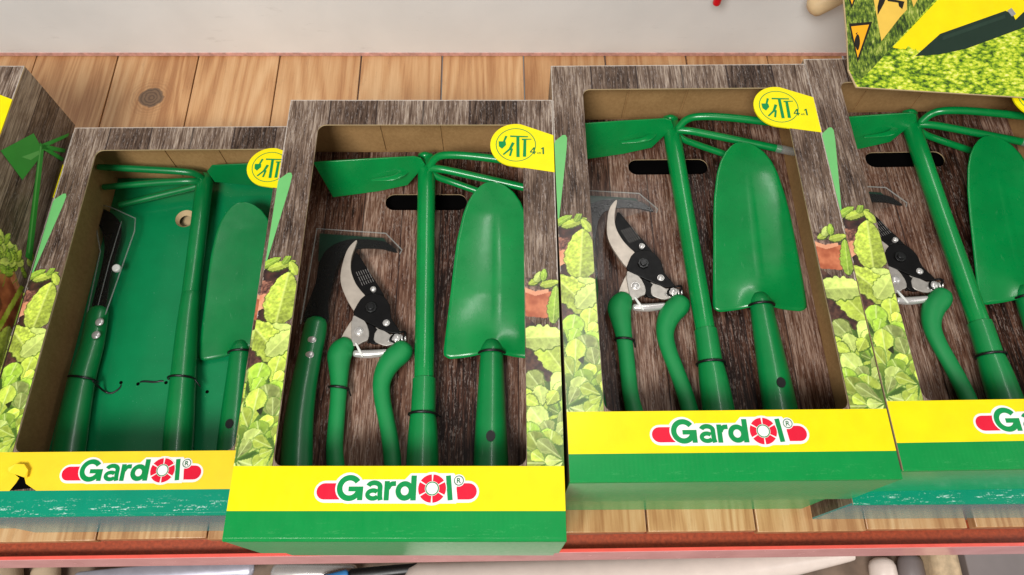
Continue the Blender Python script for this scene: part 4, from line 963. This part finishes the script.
# ------------------------------------------------------------------ what shows below the shelf edge
m = MB(); m.box((-90, -30, -26), (90, 70, -25)); f = m.build('floor', 'dark_floor', None); f['kind'] = 'structure'
def below(name, pts, rad, mat, lab, cat, flat=1.0, zc=None):
    P = [at(x, y, z) for x, y, z in pts]; m = MB(); m.tube(P, rad, 20, flat=flat)
    o = m.build(name, mat, None, smooth=50, loc=tuple(P[0])); tag(o, lab, cat); return o
LT = 'handles lying below the shelf'
below('tool_handle', [(420, 592, -21), (640, 581, -21.2), (835, 556.5, -21.2), (846, 555, -21.2)], [3.3, 3.0, .95, .5], 'cream', 'long cream lacquered handle lying below the red shelf edge at right', 'tool handle')
below('tool_handle', [(-6, 570, -23), (-4, 600, -23)], [2.9, 2.9], 'beige', 'beige round bar end below the shelf at the left picture corner', 'tool handle')
below('tool_handle', [(46, 571, -23), (44, 602, -23)], [1.55, 1.6], 'beige', 'short beige turned handle second from the left below the shelf', 'tool handle')
below('steel_bar', [(78, 580, -21.5), (160, 573, -21.5), (249, 568.5, -21.5)], [.9, 1.0, 1.0], 'grey_steel', 'pale grey steel bar below the shelf left of the frontmost carton', 'steel bar', flat=.5)
below('tool_handle', [(278, 573, -22), (352, 574, -22)], [1.2, 1.1], 'chrome', 'bright plated tool socket under the frontmost carton', 'tool handle')
below('tool_handle', [(322, 580, -20), (346, 574, -20)], [.5, .5], 'blue_plastic', 'small blue plastic grip below the frontmost carton', 'tool handle')
below('tool_handle', [(352, 575, -20), (420, 568, -20), (480, 564, -20)], [.7, .55, .2], 'black_plastic', 'black tapered tool blade below the frontmost carton', 'tool blade', flat=.5)
below('tool_handle', [(884, 577, -22.5), (882, 566, -22.5)], [1.55, 1.5], 'cream', 'short cream rounded peg beside the rough post below the shelf', 'peg')
below('tool_handle', [(912, 577, -23), (910, 562, -23)], [1.5, 1.4], 'grey_panel', 'dull grey peg between the cream peg and the rough post', 'peg')
P1 = at(946, 553, -20); m = MB(); m.box((P1[0] - 1.7, P1[1] - 14, -25), (P1[0] + 1.5, P1[1] + .6, -20)); o = m.build('wood_offcut', 'raw_post', None, bevel=.5); tag(o, 'rough sawn wood offcut lying below the shelf at lower right', 'wood')
P2 = at(966, 552, -22); m = MB(); m.box((P2[0], P2[1] - 14, -25), (P2[0] + 22, P2[1] + .4, -22.5)); o = m.build('panel', 'grey_panel', None, bevel=.1); tag(o, 'grey painted panel below the shelf at the lower right corner', 'panel')

# ------------------------------------------------------------------ camera, light
cam = bpy.data.cameras.new('camera'); co = bpy.data.objects.new('camera', cam); COL.objects.link(co)
co.location = (0, 0, CAMZ*CM); co.rotation_euler = (TH, 0, 0)
cam.sensor_width = 36; cam.lens = FPX/1024*36; cam.shift_x = 5/1024; cam.clip_start = .01; cam.clip_end = 50
scene.camera = co
w = bpy.data.worlds.new('World'); scene.world = w; w.use_nodes = True
bg = w.node_tree.nodes['Background']; bg.inputs['Color'].default_value = (1, .99, .97, 1); bg.inputs['Strength'].default_value = .24
def area_light(name, loc, aim, sx, sy, power, col=(1, 1, 1)):
    l = bpy.data.lights.new(name, 'AREA'); l.shape = 'RECTANGLE'; l.size = sx; l.size_y = sy; l.energy = power; l.color = col
    o = bpy.data.objects.new(name, l); COL.objects.link(o); o.location = loc
    d = Vector(aim) - Vector(loc); o.rotation_euler = d.to_track_quat('-Z', 'Y').to_euler(); return o
area_light('daylight_opening', (-.45, -.8, 1.7), (0, .25, .1), 0.75, .5, 39, (1, .985, .96))
area_light('right_fill', (1.7, -.1, 1.0), (-.3, .3, .1), 1.2, 1.2, 10, (1, .98, .95))  # added fill from the right, no known source there
area_light('ceiling_strip', (.42, 1.35, 2.45), (0, .25, 0), .22, 1.5, 11, (1, .98, .95))
scene.view_settings.view_transform = 'Standard'; scene.view_settings.look = 'None'; scene.view_settings.exposure = 0; scene.view_settings.gamma = 1
scene.cycles.max_bounces = 8; scene.cycles.transparent_max_bounces = 12
